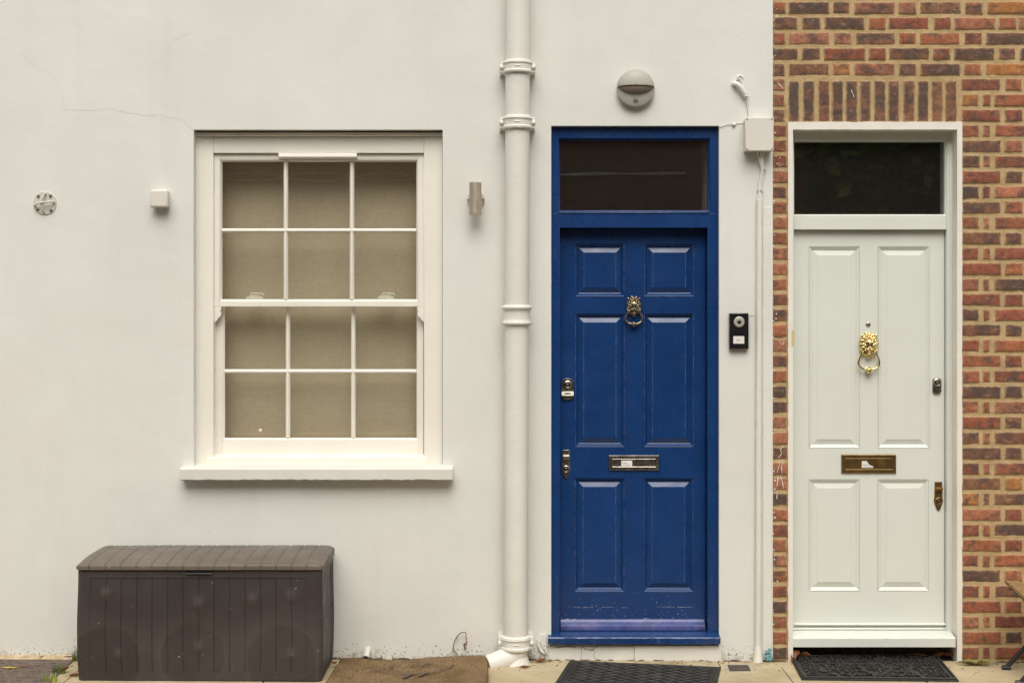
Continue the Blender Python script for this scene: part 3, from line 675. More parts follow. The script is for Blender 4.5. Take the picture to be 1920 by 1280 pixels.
for i, s in enumerate(sx):
    brick(PX(s+jit(.6)), PX(s+20.5+jit(.8)), PZ(227), PZ(150.5), 'brown' if i > 9 else rnd.choice(['plum', 'plum', 'plum', 'brown']))
# white paint runs and splashes left on the brick
b.use(BAND)
for pts in ([(1470, 836), (1464, 842), (1466, 850), (1460, 858)], [(1463, 863), (1461, 874), (1458, 886)], [(1468, 862), (1466, 876), (1467, 888)], [(1460, 893), (1457, 912)], [(1464, 893), (1468, 905), (1469, 915)], [(1458, 920), (1457, 936)], [(1459, 155), (1469, 166)], [(1597, 168), (1602, 182)], [(1462, 640), (1467, 646), (1471, 638)], [(1456, 306), (1462, 310)]):
    b.ribbon(smoothpath([(PX(x), BY-.004, PZ(z)) for x, z in pts], 4), [rnd.uniform(.0012, .004) for _ in range(4*(len(pts)-1)+1)])
for _ in range(90):
    x, z = PX(1449+abs(rnd.gauss(0, 3.5))), rnd.uniform(.05, 3.2); q = rnd.uniform(.001, .004); b.ell((x, BY-.002, z), (q, .0012, q*rnd.uniform(.6, 1.6)), jit(1), 6, 4)
for _ in range(16):
    x, z = PX(rnd.uniform(1451, 1472)), PZ(rnd.uniform(285, 320)); q = rnd.uniform(.001, .003); b.ell((x, BY-.003, z), (q, .001, q), jit(1), 6, 4)
# mortar bed behind the brick faces
b.use(MORTAR); my = BY+.0048
OP = (PX(1480), PX(1802.5), -.12, PZ(230))
xs = [XW-.001]+[XW+(PX(XR)-XW)*i/60 for i in range(1, 61)]
b.sheet(XW-.002, PX(XR+10), -.12, ZT, my, (OP,))
b.ring(*OP, [(0, my), (0, .3)])
b.face([(PX(XR+10), my, -.12), (PX(XR+10), 4, -.12), (PX(XR+10), 4, ZT), (PX(XR+10), my, ZT)])
b.use(INSIDE if INSIDE in b.mats else MORTAR)
b.sheet(XW+.001, PX(XR+10), -.12, ZT, .3, (OP,))
for q in ([(XW+.002, 4, -.12), (PX(XR+10), 4, -.12), (PX(XR+10), 4, ZT), (XW+.002, 4, ZT)], [(XW+.002, .05, -.12), (XW+.002, 4, -.12), (XW+.002, 4, ZT), (XW+.002, .05, ZT)],
          [(XW, my, ZT), (PX(XR+10), my, ZT), (PX(XR+10), 4, ZT), (XW, 4, ZT)], [(XW, .2, .06), (PX(XR+10), .2, .06), (PX(XR+10), 4, .06), (XW, 4, .06)]): b.face(q)
b.build('wall', bh, smooth=60, weld=False)

# ---- ragged white surround
b = MB(BAND); yb = .002; ox0, ox1, oz1 = PX(1478), PX(1804.5), PZ(228.5); nx0, nx1, nz1 = PX(1487), PX(1795), PZ(243); zb = -.02
def strip(outer, inner, n):
    rows = []
    for i in range(n+1):
        t = i/n; o = Vector(outer[0]).lerp(Vector(outer[1]), t); q = Vector(inner[0]).lerp(Vector(inner[1]), t)
        d = (o-q).normalized()*(mnoise.noise((i*.9, outer[0][0]*7, outer[0][2]*3))*.0035+jit(.0012)) if 0 < i < n else Vector()
        qq = q+(o-q).normalized()*jit(.0007)
        rows.append([(o.x+d.x, BY+.006, o.z+d.z), (o.x+d.x*.8, yb, o.z+d.z*.8), (qq.x, yb, qq.z), (q.x, yb+.004, q.z) , (q.x, .10, q.z)])
    b.grid(rows)
strip(((ox0, 0, zb), (ox0, 0, oz1)), ((nx0, 0, zb), (nx0, 0, nz1)), 90)
strip(((ox0, 0, oz1), (ox1, 0, oz1)), ((nx0, 0, nz1), (nx1, 0, nz1)), 40)
strip(((ox1, 0, oz1), (ox1, 0, zb)), ((nx1, 0, nz1), (nx1, 0, zb)), 90)
b.build('door_surround', bh, smooth=50)

# ---- pale door and its frame
b = MB(PALE); fy = .085; yl2 = .118
fl, fr_ = nx0, nx1; gl0, gl1 = PX(1488.5, fy), PX(1775, fy); gt, gb = PZ(263, fy), PZ(403.5, fy); tb = PZ(430.5, fy)
b.box(fl-.02, gl0, fy, .2, PZ(1186, fy), nz1+.01); b.box(gl1+.001, fr_+.01, fy, .2, PZ(1186, fy), nz1+.01)
b.box(gl0+.0004, gl1+.0006, fy+.001, .2, gt, nz1+.01); b.box(gl0+.0004, gl1+.0006, fy+.001, .2, tb, gb)
b.ring(gl0, gl1, gb, gt, [(-.001, fy+.010), (.003, fy+.010), (.006, fy+.028)])
frame2 = b.build('door_frame', bh, bevel=.002)
b = MB(FGLASS); b.box(gl0-.003, gl1+.003, fy+.028, fy+.032, gb-.003, gt+.003); b.build('fanlight', frame2, smooth=0)
b = MB(PALE); x0, x1 = PX(1483, .0), PX(1792, .0); za, zb_, zc = PZ(1183.5, .07), PZ(1196, .004), PZ(1213, .004); rows = []
for i in range(41):
    x = x0+(x1-x0)*i/40; e = jit(.0008)
    rows.append([(x, .2, za), (x, .09, za), (x, .006, zb_+.002+e), (x, .003, zb_-.001+e), (x, .003, zc+.002), (x, .006, zc), (x, .2, zc)])
vs = b.grid(rows)
for r in (vs[0], vs[-1]): b.bm.faces.new(r)
b.build('threshold', frame2, smooth=30)
pan = [rect(1516.5, 1612, 462, 840, yl2), rect(1646, 1742.5, 462, 840, yl2), rect(1516.5, 1612, 898, 1107.5, yl2), rect(1645.5, 1741.5, 898, 1107.5, yl2)]
wdoor = panel_door('front_door', PALE, bh, yl2, gl0+.001, gl1-.002, PZ(1182, yl2), tb-.003, pan, .0085, .0055)
b = MB(PALE, DARK); x0, x1 = PX(1487.5, .1), PX(1775, .1)
for py in (1168, 1176.5): z = PZ(py, .1); b.prism([(x0, yl2, z), (x0, yl2-.012, z-.001), (x0, yl2-.017, z-.005), (x0, yl2-.017, z-.009), (x0, yl2, z-.011)], (x1-x0, 0, 0))
b.build('weather_bar', wdoor, bevel=.001)
knocker(wdoor, PX(1629, .1), PZ(646, .1), yl2, .052, .068, .052, .096, BRASS, 11, .0165, True)
letter_plate(wdoor, 1577, 1680, 851.5, 887, yl2, DBRASS, 1615, 1636, True)
b = MB(CHROME, SCREW); b.lathe((PX(1628.5, .11), yl2, PZ(608, .11)), (0, -1, 0), [(.0125, 0), (.0125, .002), (.010, .005), (.007, .006)], 20); b.use(SCREW).lathe((PX(1628.5, .11), yl2-.006, PZ(608, .11)), (0, -1, 0), [(.0065, 0), (.005, .0015)], 14); b.build('spyhole', wdoor)
rim_lock(wdoor, PX(1757, .11), PZ(738, .11), PZ(708, .11), .0215, yl2, CHROME, False)
latch_pull(wdoor, PX(1760, .11), PZ(957, .11), PZ(903, .11), .0225, yl2, DBRASS)
b = MB(M('yellowed_tape', (.62, .50, .22), .6)); b.box(PX(1484.5, .0), PX(1489.5, .0), .0, .0015, PZ(648), PZ(619)); b.build('tape_patch', frame2)
# dark block painting the shaded void under the threshold
b = MB(MORTAR, SOIL); b.use(SOIL).box(nx0, nx1, .10, .2, -.08, zc-.002); b.build('dark_recess', bh, smooth=0)

# ================================================================== things fixed to the front
# ---- downpipe
dp = thing('downpipe', (PX(967), -.085, gz(PX(967))), 'thick white painted drainpipe running down the wall between window and blue door', 'drainpipe')
yc = -.085; r = .0585
def pxc(py): return PX(971-4*max(0, py)/1200, yc)
b = MB(PIPE); pts = [(pxc(py), yc, PZ(py, yc)) for py in [1212-40*i for i in range(0, 75)]]
b.tube(pts, [r*(1+mnoise.noise((i*.5, 2, 1))*.006) for i in range(len(pts))], 40); b.build('pipe', dp, smooth=60)
def collar(z0, z1, bolts=True, flip=False):
    b = MB(PIPE); py = 600-(((z0+z1)/2-ZC)*S*D/(D+yc)); cx = pxc(py); h_ = z1-z0
    rows = []; n = 44
    prof = [(r-.001, 0), (r+.009, 0), (r+.015, .08), (r+.015, .22), (r+.010, .28), (r+.010, .70), (r+.015, .76), (r+.013, .92), (r+.003, 1), (r-.001, 1)]
    for q, t in prof:
        rows.append([(cx+(q+mnoise.noise((k*.7, t*4, z0*9))*.0012)*math.cos(2*math.pi*k/n), yc+q*math.sin(2*math.pi*k/n), z0+t*h_+mnoise.noise((k*.5, t*3, z0*5))*.0012) for k in range(n)])
    b.grid(rows, True)
    for s in (-1, 1):
        xx = cx+s*(r+.014); b.box(xx-.011, xx+.011, yc-.012, -.0, z0+h_*.12, z1-h_*.1)
        b.box(xx-.015, xx+.013, -.012, .0, z0+h_*.04, z1-h_*.03)
        b.lathe((xx+s*.004, yc-.012, (z0+z1)/2), (0, -1, 0), [(.012, 0), (.012, .006), (.007, .011), (.002, .012)], 8)
    b.ell((cx, yc-r-.010, (z0+z1)/2), (.016, .003, .004), 0, 10, 6)
    b.build('collar', dp, bevel=.004, smooth=50)
for a, c in ((112, 137), (216, 242), (1193, 1221)): collar(PZ(c, yc-.04), PZ(a, yc-.04))
b = MB(PIPE); z0, z1 = PZ(610, yc), PZ(573, yc); cx = pxc(590)
b.lathe((cx, yc, z0), (0, 0, 1), [(r-.002, -.004), (r+.006, 0), (r+.0145, .006), (r+.0155, .013), (r+.009, .019), (r+.0065, .03), (r+.006, .06), (r+.008, .075), (r+.0145, .080), (r+.0155, .088), (r+.011, .094), (r-.002, .098)], 44); b.build('socket', dp, smooth=60)
b = MB(PIPE); p0 = Vector((pxc(1215), yc, PZ(1215, yc)))
sh = smoothpath([p0+Vector((0, 0, .02)), p0+Vector((0, 0, -.01)), p0+Vector((-.02, -.01, -.035)), p0+Vector((-.075, -.03, -.052)), p0+Vector((-.136, -.050, -.066))], 5)
b.tube(sh, [.060]*8+[.058-.0012*i for i in range(len(sh)-8)], 28); b.lathe((p0.x, yc, gz(p0.x)-.02), (0, 0, 1), [(.075, 0), (.07, .02), (.062, .04), (.055, .06)], 28)
b.build('shoe', dp, smooth=60)

# ---- round bulkhead lamp
lc = Vector((PX(1192, -.03), 0, PZ(166, -.03))); RR = .0925
lamp = thing('bulkhead_lamp', lc, 'round grey eyelid wall lamp mounted above the blue door', 'wall lamp')
b = MB(GREYP); b.lathe(lc, (0, -1, 0), [(RR*.86, 0), (RR*.9, .012), (RR*.985, .018), (RR, .024), (RR*.985, .031), (RR*.93, .0345), (RR*.6, .0385), (.001, .040)], 64); b.build('body', lamp, smooth=50)
b = MB(GREYP); rows = []
for i in range(19):
    s_ = math.sin(math.pi/2*i/18); rows.append([(lc.x+RR*.955*s_*math.cos(math.pi*k/40), -.034-.044*math.sqrt(max(0, 1-s_*s_)), lc.z+.006+RR*.93*s_*math.sin(math.pi*k/40)+.004*(1-s_*s_)) for k in range(41)])
b.grid(rows); h = b.build('hood', lamp, smooth=60); md = h.modifiers.new('solid', 'SOLIDIFY'); md.thickness = .003; md.offset = -1
b = MB(LENS); b.ell((lc.x, -.036, lc.z+.008), (RR*.86, .036, .036), 0, 32, 16); b.build('lens', lamp, smooth=60)
b = MB(GREYP, LENS); b.lathe((lc.x, -.033, PZ(186.5, -.04)), (0, -1, 0), [(.0145, 0), (.0145, .007), (.012, .009), (.0115, .007)], 24); b.use(LENS).ell((lc.x, -.038, PZ(186.5, -.04)), (.0105, .009, .0105), 0, 16, 10); b.build('motion_sensor', lamp)

# ---- up and down spotlight
sc_ = Vector((PX(891.5, -.06), 0, PZ(373, -.06)))
sp = thing('spotlight', sc_, 'brushed metal cylinder spotlight on the wall between window and drainpipe', 'wall lamp')
b = MB(STEEL); yy = -.068; rr_ = .0298; hh = .0775
b.lathe((sc_.x, yy, sc_.z-hh), (0, 0, 1), [(rr_*.8, .004), (rr_*.92, 0), (rr_, .001), (rr_, .0245), (rr_*.985, .0248), (rr_*.985, .0256), (rr_, .026), (rr_, 2*hh-.02), (rr_*.985, 2*hh-.0197), (rr_*.985, 2*hh-.019), (rr_, 2*hh-.0187), (rr_, 2*hh), (rr_*.9, 2*hh+.001)], 48); b.build('body', sp)
b = MB(STEEL); b.lathe((sc_.x+.001, 0, sc_.z), (0, -1, 0), [(.042, 0), (.042, .012), (.039, .016), (.02, .018), (.018, .040)], 40); b.build('back_plate', sp)
for s in (-1, 1):
    b = MB(SCREW); b.lathe((sc_.x+s*.034, -.016, sc_.z+.002), (0, -1, 0), [(.006, 0), (.006, .003), (.003, .005)], 12); b.build('screw', sp)

# ---- eye plate
ac = Vector((PX(84.5), 0, PZ(381)))
an = thing('anchor_plate', ac, 'round painted metal anchor plate with crossed bars and four bolts, far left', 'anchor plate')
b = MB(WPLAS if False else M('grey_white_paint', (.58, .56, .50), .6, bmp=.3, bs=70)); b.lathe(ac, (0, -1, 0), [(.0565, 0), (.0565, .004), (.055, .0055), (.001, .0056)], 48); b.build('disc', an); pm = bpy.data.materials['grey_white_paint']
for pts in ([(-.047, -.011, 0), (-.044, -.011, -.018), (-.02, -.002, -.030), (.02, .004, -.030), (.044, .006, -.018), (.047, .004, 0)], [(.006, .045, 0), (.003, .043, -.016), (-.008, .018, -.024), (-.010, -.012, -.024), (-.003, -.040, -.014), (.002, -.048, 0)]):
    b = MB(pm); b.tube(smoothpath([ac+Vector((x, y, z)) for x, z, y in pts], 6), .0048, 10); b.build('bar', an, smooth=60)
for a in (52, 132, 222, 312):
    b = MB(SCREW); q = ac+Vector((.046*math.cos(R(a)), -.005, .046*math.sin(R(a)))); b.lathe(q, (0, -1, 0), [(.0082, 0), (.0082, .002), (.0065, .0022), (.0065, .007), (.004, .0085)], 6); b.build('bolt', an, smooth=20)

# ---- small white sensor box
q = Vector((PX(297.5, -.06), 0, PZ(372, -.06)))
sb = thing('sensor_box', q, 'small square white plastic box on the wall left of the window', 'sensor box')
b = MB(WPLAS); b.box(q.x-.0435, q.x+.0435, -.062, -.022, q.z-.043, q.z+.043); b.build('cover', sb, bevel=.010, seg=4)
b = MB(WPLAS); b.box(q.x-.036, q.x+.040, -.0225, -.0, q.z-.040, q.z+.038); b.build('base', sb, bevel=.004)
b = MB(SCREW); b.lathe((q.x-.003, -.032, q.z-.043), (0, 0, -1), [(.009, 0), (.008, .005), (.003, .009)], 12); b.build('sensor_knob', sb)

# ---- junction box with cables
jx0, jx1, jz0, jz1 = PX(1398, -.07), PX(1449.5, -.07), PZ(282.5, -.07), PZ(221.5, -.07)
jb = thing('junction_box', ((jx0+jx1)/2, 0, jz0), 'white square junction box with four corner screws beside the brickwork', 'junction box')
b = MB(WPLAS); b.box(jx0, jx1, -.058, .0, jz0, jz1); b.build('body', jb, bevel=.003)
b = MB(WPLAS); b.box(jx0-.002, jx1+.002, -.074, -.0585, jz0-.002, jz1+.002); b.build('cover', jb, bevel=.003)
for x in (jx0+.006, jx1-.007):
    for z in (jz0+.007, jz1-.006): b = MB(SCREW); b.lathe((x, -.073, z), (0, -1, 0), [(.0045, 0), (.004, .0025), (.001, .003)], 10); b.build('screw', jb)
def cab(b, pts, r, n=7): b.tube(smoothpath([(PX(x, y), y, PZ(z, y)) for x, z, y in pts], n), r, 8)
cb = thing('cable', (PX(1385), 0, PZ(150)), 'white painted cables dropping from a hole in the wall to the junction box', 'cable')
b = MB(PIPE); b.tube(smoothpath([(PX(x, -.012), y, PZ(z, -.012)) for x, z, y in [(1373, 157, .004), (1380, 158, -.018), (1388, 165, -.022), (1396, 178, -.016), (1400, 186, -.012)]], 6), [.004+.008*min(1, i/4) if i < 18 else .012-.0009*(i-17) for i in range(25)], 12); b.build('sheath', cb, smooth=60)
b = MB(PIPE); cab(b, [(1398, 183, -.01), (1402, 198, -.008), (1404, 212, -.010), (1405, 223, -.012)], .0048); b.build('cord', cb, smooth=60)
b = MB(PIPE); cab(b, [(1380, 152, .0), (1388, 147, -.012), (1392, 158, -.014), (1399, 178, -.016), (1405, 200, -.010), (1408, 223, -.012)], .0038); b.build('cord', cb, smooth=60)
b = MB(PIPE, SOIL); b.use(PIPE); cab(b, [(1378, 154, -.004), (1382, 146, -.006), (1388, 142, -.004), (1393, 146, -.004)], .004); b.build('filler', cb, smooth=60)
b = MB(WPLAS); cab(b, [(1395, 181, -.02), (1400, 180.5, -.026), (1405, 181, -.012)], .003); b.build('cable_tie', cb)
cw = thing('telephone_wire', (PX(1370), 0, PZ(234)), 'thin white wire clipped from the blue door frame corner to the junction box', 'cable')
b = MB(PIPE); cab(b, [(1349, 238, -.004), (1358, 235, -.006), (1366, 233, -.004), (1376, 232, -.009), (1384, 231, -.004), (1399, 230.5, -.005)], .0018); b.build('wire', cw)
b = MB(PIPE); q = (PX(1376), -.006, PZ(234)); b.ell(q, (.010, .008, .009), 0, 12, 8); b.build('clip', cw)
cl = thing('cable_bundle', (PX(1424), 0, PZ(372)), 'three white cables tied together hanging below the junction box', 'cable')
for pts in ([(1421, 284, -.02), (1424, 300, -.018), (1428, 316, -.014), (1427, 335, -.012), (1424, 357, -.012), (1421, 374, -.014), (1421, 384, -.016)],
            [(1426, 284, -.022), (1428, 300, -.022), (1429.5, 317, -.018), (1425, 338, -.015), (1423.5, 357, -.016), (1425, 380, -.016)],
            [(1430, 284, -.02), (1430, 302, -.016), (1430.5, 318, -.012), (1429, 336, -.010), (1426, 357, -.011), (1427, 374, -.012), (1426, 384, -.014)]):
    b = MB(PIPE); cab(b, [(x, z, y-.006) for x, z, y in pts], .0050); b.build('cord', cl, smooth=60)
for x, y in ((1429.5, 317), (1424.5, 357)):
    b = MB(WPLAS); b.tube(smoothpath([(PX(x-4), -.004, PZ(y)), (PX(x-3), -.022, PZ(y)), (PX(x+3), -.024, PZ(y+.5)), (PX(x+5), -.004, PZ(y+1))], 4), .003, 8); b.build('cable_tie', cl)
cd = thing('conduit', (PX(1421), 0, gz(1.2)), 'straight white painted conduit from the cable bundle down to the pavement', 'conduit')
b = MB(PIPE); b.tube([(PX(1424-.0033*(y-375), -.016), -.016, PZ(y, -.016)) for y in [375+30*i for i in range(29)]], [.0145*(1+mnoise.noise((i*1.7, 0, 0))*.05) for i in range(29)], 18); b.build('pipe', cd, smooth=60)
b = MB(PIPE); b.box(PX(1430), PX(1447), -.004, 0, gz(1.2)-.02, PZ(388)); b.build('edge_bead', cd, bevel=.003)
b = MB(PIPE, DARK); b.lathe((PX(1421, -.018), -.018, gz(1.2)-.01), (0, 0, 1), [(.026, 0), (.023, .02), (.018, .06), (.0145, .085)], 16); b.build('foot', cd)

# ---- video doorbell
dx0, dx1, dz0, dz1 = PX(1368, -.03), PX(1404, -.03), PZ(654, -.03), PZ(587, -.03)
db = thing('doorbell', ((dx0+dx1)/2, 0, dz0), 'black doorbell unit with round button and white name card beside the blue door', 'doorbell')
b = MB(BLACK); b.box(dx0, dx1, -.028, .0, dz0, dz1); b.build('case', db, bevel=.003)
qx, qz = PX(1386, -.03), PZ(603.5, -.03)
b = MB(M('satin_bezel', (.55, .52, .46), .5, .6), BLACK, LABEL); b.lathe((qx, -.028, qz), (0, -1, 0), [(.0265, 0), (.026, .003), (.023, .005), (.014, .0035), (.013, .005), (.0115, .005)], 40); b.use(BLACK).ell((qx, -.030, qz), (.0115, .006, .0115), 0, 20, 12); b.build('button', db, smooth=50)
b = MB(LABEL, M('faint_stain', (.55, .47, .33), .8)); b.box(PX(1375, -.03), PX(1395.5, -.03), -.0292, -.0279, PZ(644, -.03), PZ(630, -.03)); b.use(bpy.data.materials['faint_stain']).box(PX(1381, -.03), PX(1387, -.03), -.0297, -.0291, PZ(639, -.03), PZ(636, -.03)); b.build('name_card', db)
b = MB(INK); b.box(PX(1405), PX(1418), -.0012, 0, PZ(592.6), PZ(592)); b.build('bell_wire', db)

# ================================================================== storage box
fx0, fx1, yf, yb_ = -1.982, -.861, -.468, -.05
sbx = thing('storage_box', ((fx0+fx1)/2, (yf+yb_)/2, gz(-1.4)), 'dark brown plastic plank effect storage box under the window', 'storage box')
kf = (D+yf)/D
def fX(px): return (px-960)/S*kf
def fZ(py): return ZC+(600-py)/S*kf
grv = [fX(198+29.1*i) for i in range(13)]; gend = [fX(168), fX(575)]
def groove(x, gl, wd=.0035): return max([0]+[max(0, 1-abs(x-g)/wd) for g in gl])
zb0, zt0_ = gz(-1.4)+.003, fZ(1068)
b = MB(BOXD)
xs = sorted({fx0+(fx1-fx0)*i/80 for i in range(81)} | {g+d for g in grv+gend for d in (-.0036, -.0014, .0014, .0036)}); zs = [zb0+(zt0_-zb0)*j/40 for j in range(41)]
zs = sorted(set(zs) | {fZ(1083)+d for d in (-.003, 0, .003)} | {fZ(1260)+d for d in (-.003, 0, .003)})
dims = [(fX(197), fZ(1113)), (fX(372), fZ(1130)), (fX(372), fZ(1212)), (fX(473), fZ(1122)), (fX(546), fZ(1117)), (fX(546), fZ(1227)), (fX(222), fZ(1225))]
def warp(x, y, z):                                          # sides belly in towards the foot
    t = (z-zb0)/(zt0_-zb0); c = (fx0+fx1)/2
    s = 1-.012*(1-t)**2+.006*math.sin(t*math.pi*1.6); return (c+(x-c)*s, y, z)
rows = []
for z in zs:
    r_ = []
    for x in xs:
        inpan = gend[0] < x < gend[1] and fZ(1260) < z < fZ(1083)
        y = yf-.006*math.sin((z-zb0)/(zt0_-zb0)*math.pi)
        if fZ(1261) < z < fZ(1067): y += .0045*groove(x, grv)*(1 if inpan else .5)
        if inpan: y += .003
        for qx_, qz_ in dims: y -= .009*math.exp(-((x-qx_)**2+(z-qz_)**2)/.0007)
        y += mnoise.noise((x*5, z*5, 3))*.004
        for xe in (fx0, fx1):
            d = abs(x-xe)
            if d < .012: y += .012-math.sqrt(max(0, .012**2-(.012-d)**2))
        r_.append(warp(x, y, z))
    rows.append(r_)
b.grid(rows)
for xe, s in ((fx0, -1), (fx1, 1)):                          # ends with slanting plank lines
    rows = []; ys = [yf+.012+(yb_-yf-.012)*j/26 for j in range(27)]
    for z in zs:
        r_ = []
        for y in ys:
            o = 0; t = (y-yf)/(yb_-yf)
            if .10 < t < .93 and z < zt0_-.03: o = -.010
            if o:
                for g in range(7):
                    gzv = zt0_-.09-g*.068
                    o -= .004*max(0, 1-abs(z-gzv)/.006)
            r_.append(warp(xe+s*o, y, z))
        rows.append(r_)
    b.grid(rows)
b.face([warp(fx0, yb_, zb0), warp(fx1, yb_, zb0), warp(fx1, yb_, zt0_), warp(fx0, yb_, zt0_)]); b.face([warp(fx0, yf+.01, zb0), warp(fx1, yf+.01, zb0), warp(fx1, yb_, zb0), warp(fx0, yb_, zb0)])
b.face([(fx0+.004, yf+.012, zt0_-.004), (fx1-.004, yf+.012, zt0_-.004), (fx1-.004, yb_, zt0_-.004), (fx0+.004, yb_, zt0_-.004)])
b.build('body', sbx, smooth=40, weld=False)
b = MB(BLACK, BOXD); b.prism([(fX(346), yf-.0035, fZ(1067.5)), (fX(402), yf-.0035, fZ(1067.5)), (fX(397), yf-.0035, fZ(1073)), (fX(351), yf-.0035, fZ(1073))], (0, .006, 0)); b.use(BOXD)
b.tube([(fX(350), yf-.006, fZ(1074.5)), (fX(398), yf-.006, fZ(1074.5))], .003, 8); b.build('finger_slot', sbx)
b = MB(BOXL)
lx0, lx1 = fx0-.004, fx1+.002; path = []; zl = fZ(1067.2); ztf = fZ(1056); ztb = PZ(1021.5, yb_)
for t in range(3): path.append((yf-.010, zl+(ztf-.012-zl)*t/2, 1, 0))
for k in range(1, 6): a = math.pi/2*k/5; path.append((yf-.010+.016*(1-math.cos(a)), ztf-.012+.012*math.sin(a), math.cos(a), math.sin(a)))
for t in range(1, 15): u = t/14; path.append((yf+.006+(yb_+.0-yf-.006)*u, ztf+(ztb-ztf)*u+.007*math.sin(u*math.pi), 0, 1))
path += [(yb_+.012, ztb-.008, -.7, .7), (yb_+.014, ztb-.05, -1, 0)]
xs = sorted({lx0+(lx1-lx0)*i/90 for i in range(91)} | {g+d for g in grv+gend for d in (-.0042, -.0016, .0016, .0042)} | {lx0+d for d in (.003, .008, .02)} | {lx1-d for d in (.003, .008, .02, .03)})
rows = []
for y, z, ny, nz in path:
    r_ = []
    for x in xs:
        g = groove(x+.010*math.sin((y-yf)*9)*nz*.2, grv+gend, .0045)*.005
        e = min(x-lx0, lx1-x); dr = 0
        if e < .045: dr = .012*(1-e/.045)**2.2
        if e < .022 and ny > 0: dr += (.022-math.sqrt(max(0, .022**2-(.022-e)**2)))*ny
        r_.append((x, y+ny*(g+dr*.6), max(zl, z-nz*g-(dr*nz)+mnoise.noise((x*4, y*4, 1))*.002*nz)))
    rows.append(r_)
vs = b.grid(rows)
for j in (0, -1):
    f = b.bm.faces.new([r_[j] for r_ in vs]+[b.bm.verts.new((vs[0][j].co.x, yb_, zl))])
b.build('lid', sbx, smooth=40)

# ================================================================== mats and small things on the pavement
def matbase(c): 
    m = (c[0]+c[1]+c[2]+c[3])/4; return Vector((m.x, m.y, gz(m.x)))
def bil(c, u, v): return (c[0]*(1-u)+c[1]*u)*(1-v)+(c[3]*(1-u)+c[2]*u)*v
def slab(b, c, th, n=1, edge=.0):
    n_ = max(1, n); top = [[bil(c, i/n_, j/n_) for i in range(n_+1)] for j in range(n_+1)]; b.grid(top)
    per = [(i/n_, 0) for i in range(n_)]+[(1, j/n_) for j in range(n_)]+[(1-i/n_, 1) for i in range(n_)]+[(0, 1-j/n_) for j in range(n_)]
    for i in range(len(per)):
        a, d = bil(c, *per[i]), bil(c, *per[(i+1) % len(per)]); b.face([a, d, d-Vector((0, 0, th)), a-Vector((0, 0, th))])
def text_mesh(s, size):
    cu = bpy.data.curves.new('lettering', 'FONT'); cu.body = s; cu.size = size; cu.extrude = .0; cu.resolution_u = 3
    o = bpy.data.objects.new('lettering', cu); COL.objects.link(o); dg = bpy.context.evaluated_depsgraph_get(); me = bpy.data.meshes.new_from_object(o.evaluated_get(dg))
    vs = [v.co.copy() for v in me.vertices]; fs = [list(p.vertices) for p in me.polygons]
    bpy.data.objects.remove(o); bpy.data.curves.remove(cu); bpy.data.meshes.remove(me); return vs, fs
# coir mat, rucked up against the wall
c = [G(640, 1237, .012), G(914, 1228, .035), G(916, 1290, .02), G(604, 1290, .02)]
cm = thing('coir_mat', matbase(c), 'worn brown coir doormat with faded lettering between storage box and drainpipe', 'doormat')
b = MB(COIR)
def cpt(u, v):
    p = bil(c, u, v); p.z += .004*mnoise.noise((u*6, v*4, 2))+.010*math.exp(-((u-.05)/.1)**2)*(1-v)-.010*math.exp(-((u-.42)/.16)**2)*(1-v)**2
    return p
nn = 60; b.grid([[cpt(i/nn, j/24) for i in range(nn+1)] for j in range(25)])
per = [(i/nn, 0) for i in range(nn)]+[(1, j/24) for j in range(24)]+[(1-i/nn, 1) for i in range(nn)]+[(0, 1-j/24) for j in range(25)]
for i in range(len(per)-1):
    a, d = cpt(*per[i]), cpt(*per[i+1]); b.face([a, d, Vector((d.x, d.y, gz(d.x)-.001)), Vector((a.x, a.y, gz(a.x)-.001))])
for i in range(9000):
    u, v = rnd.random(), rnd.random()
    if rnd.random() < .12: u = rnd.choice((0.002, .998))
    elif rnd.random() < .12: v = .004
    p = cpt(u, v); d = Vector((jit(.006), jit(.006), rnd.uniform(.002, .008))); s_ = Vector((jit(1), jit(1), 0)).normalized()*.0008
    b.face([p-s_, p+s_, p+d])
b.build('pile', cm, smooth=0, weld=False)
MARK = M('faded_mat_print', (.05, .048, .048), .95, var=.5, vs=90, grime=(.20, .13, .07), gscale=110, gt=(.46, .62), gamt=.9)
b = MB(MARK)
def lay(p): return cpt(*p)+Vector((0, 0, .0085))
def g2uv(px, py): v = (py-1233)/(1290-1233); xl = 640+(604-640)*v; xr = 914+2*v; return ((px-xl)/(xr-xl), v)
def line(pts, w): 
    pp = [lay(g2uv(*p)) for p in pts]; b.ribbon(smoothpath(pp, 5), w, (0, 0, 1))
for s, px, py, sz in (('L', 727, 1254, .12), ('O', 766, 1252, .10), ('O', 787, 1251, .10)):
    vs_, fs = text_mesh(s, sz)
    u0 = lay(g2uv(px, py)); vv = [b.bm.verts.new((u0.x+v.x*.5+v.y*.2, u0.y+v.y*1.0, lay(g2uv(px, py-v.y*60)).z+.002)) for v in vs_]
    for f in fs: b.bm.faces.new([vv[i] for i in f])
line([(695, 1256), (725, 1262), (765, 1266), (810, 1264), (838, 1258), (851, 1250)], .008); line([(728, 1257), (760, 1260), (795, 1258)], .004); line([(822, 1259), (832, 1256)], .007)
line([(757, 1274), (765, 1269), (774, 1266)], .02); line([(785, 1272), (795, 1267), (806, 1265)], .018)
b.build('printed_lettering', cm, smooth=0)

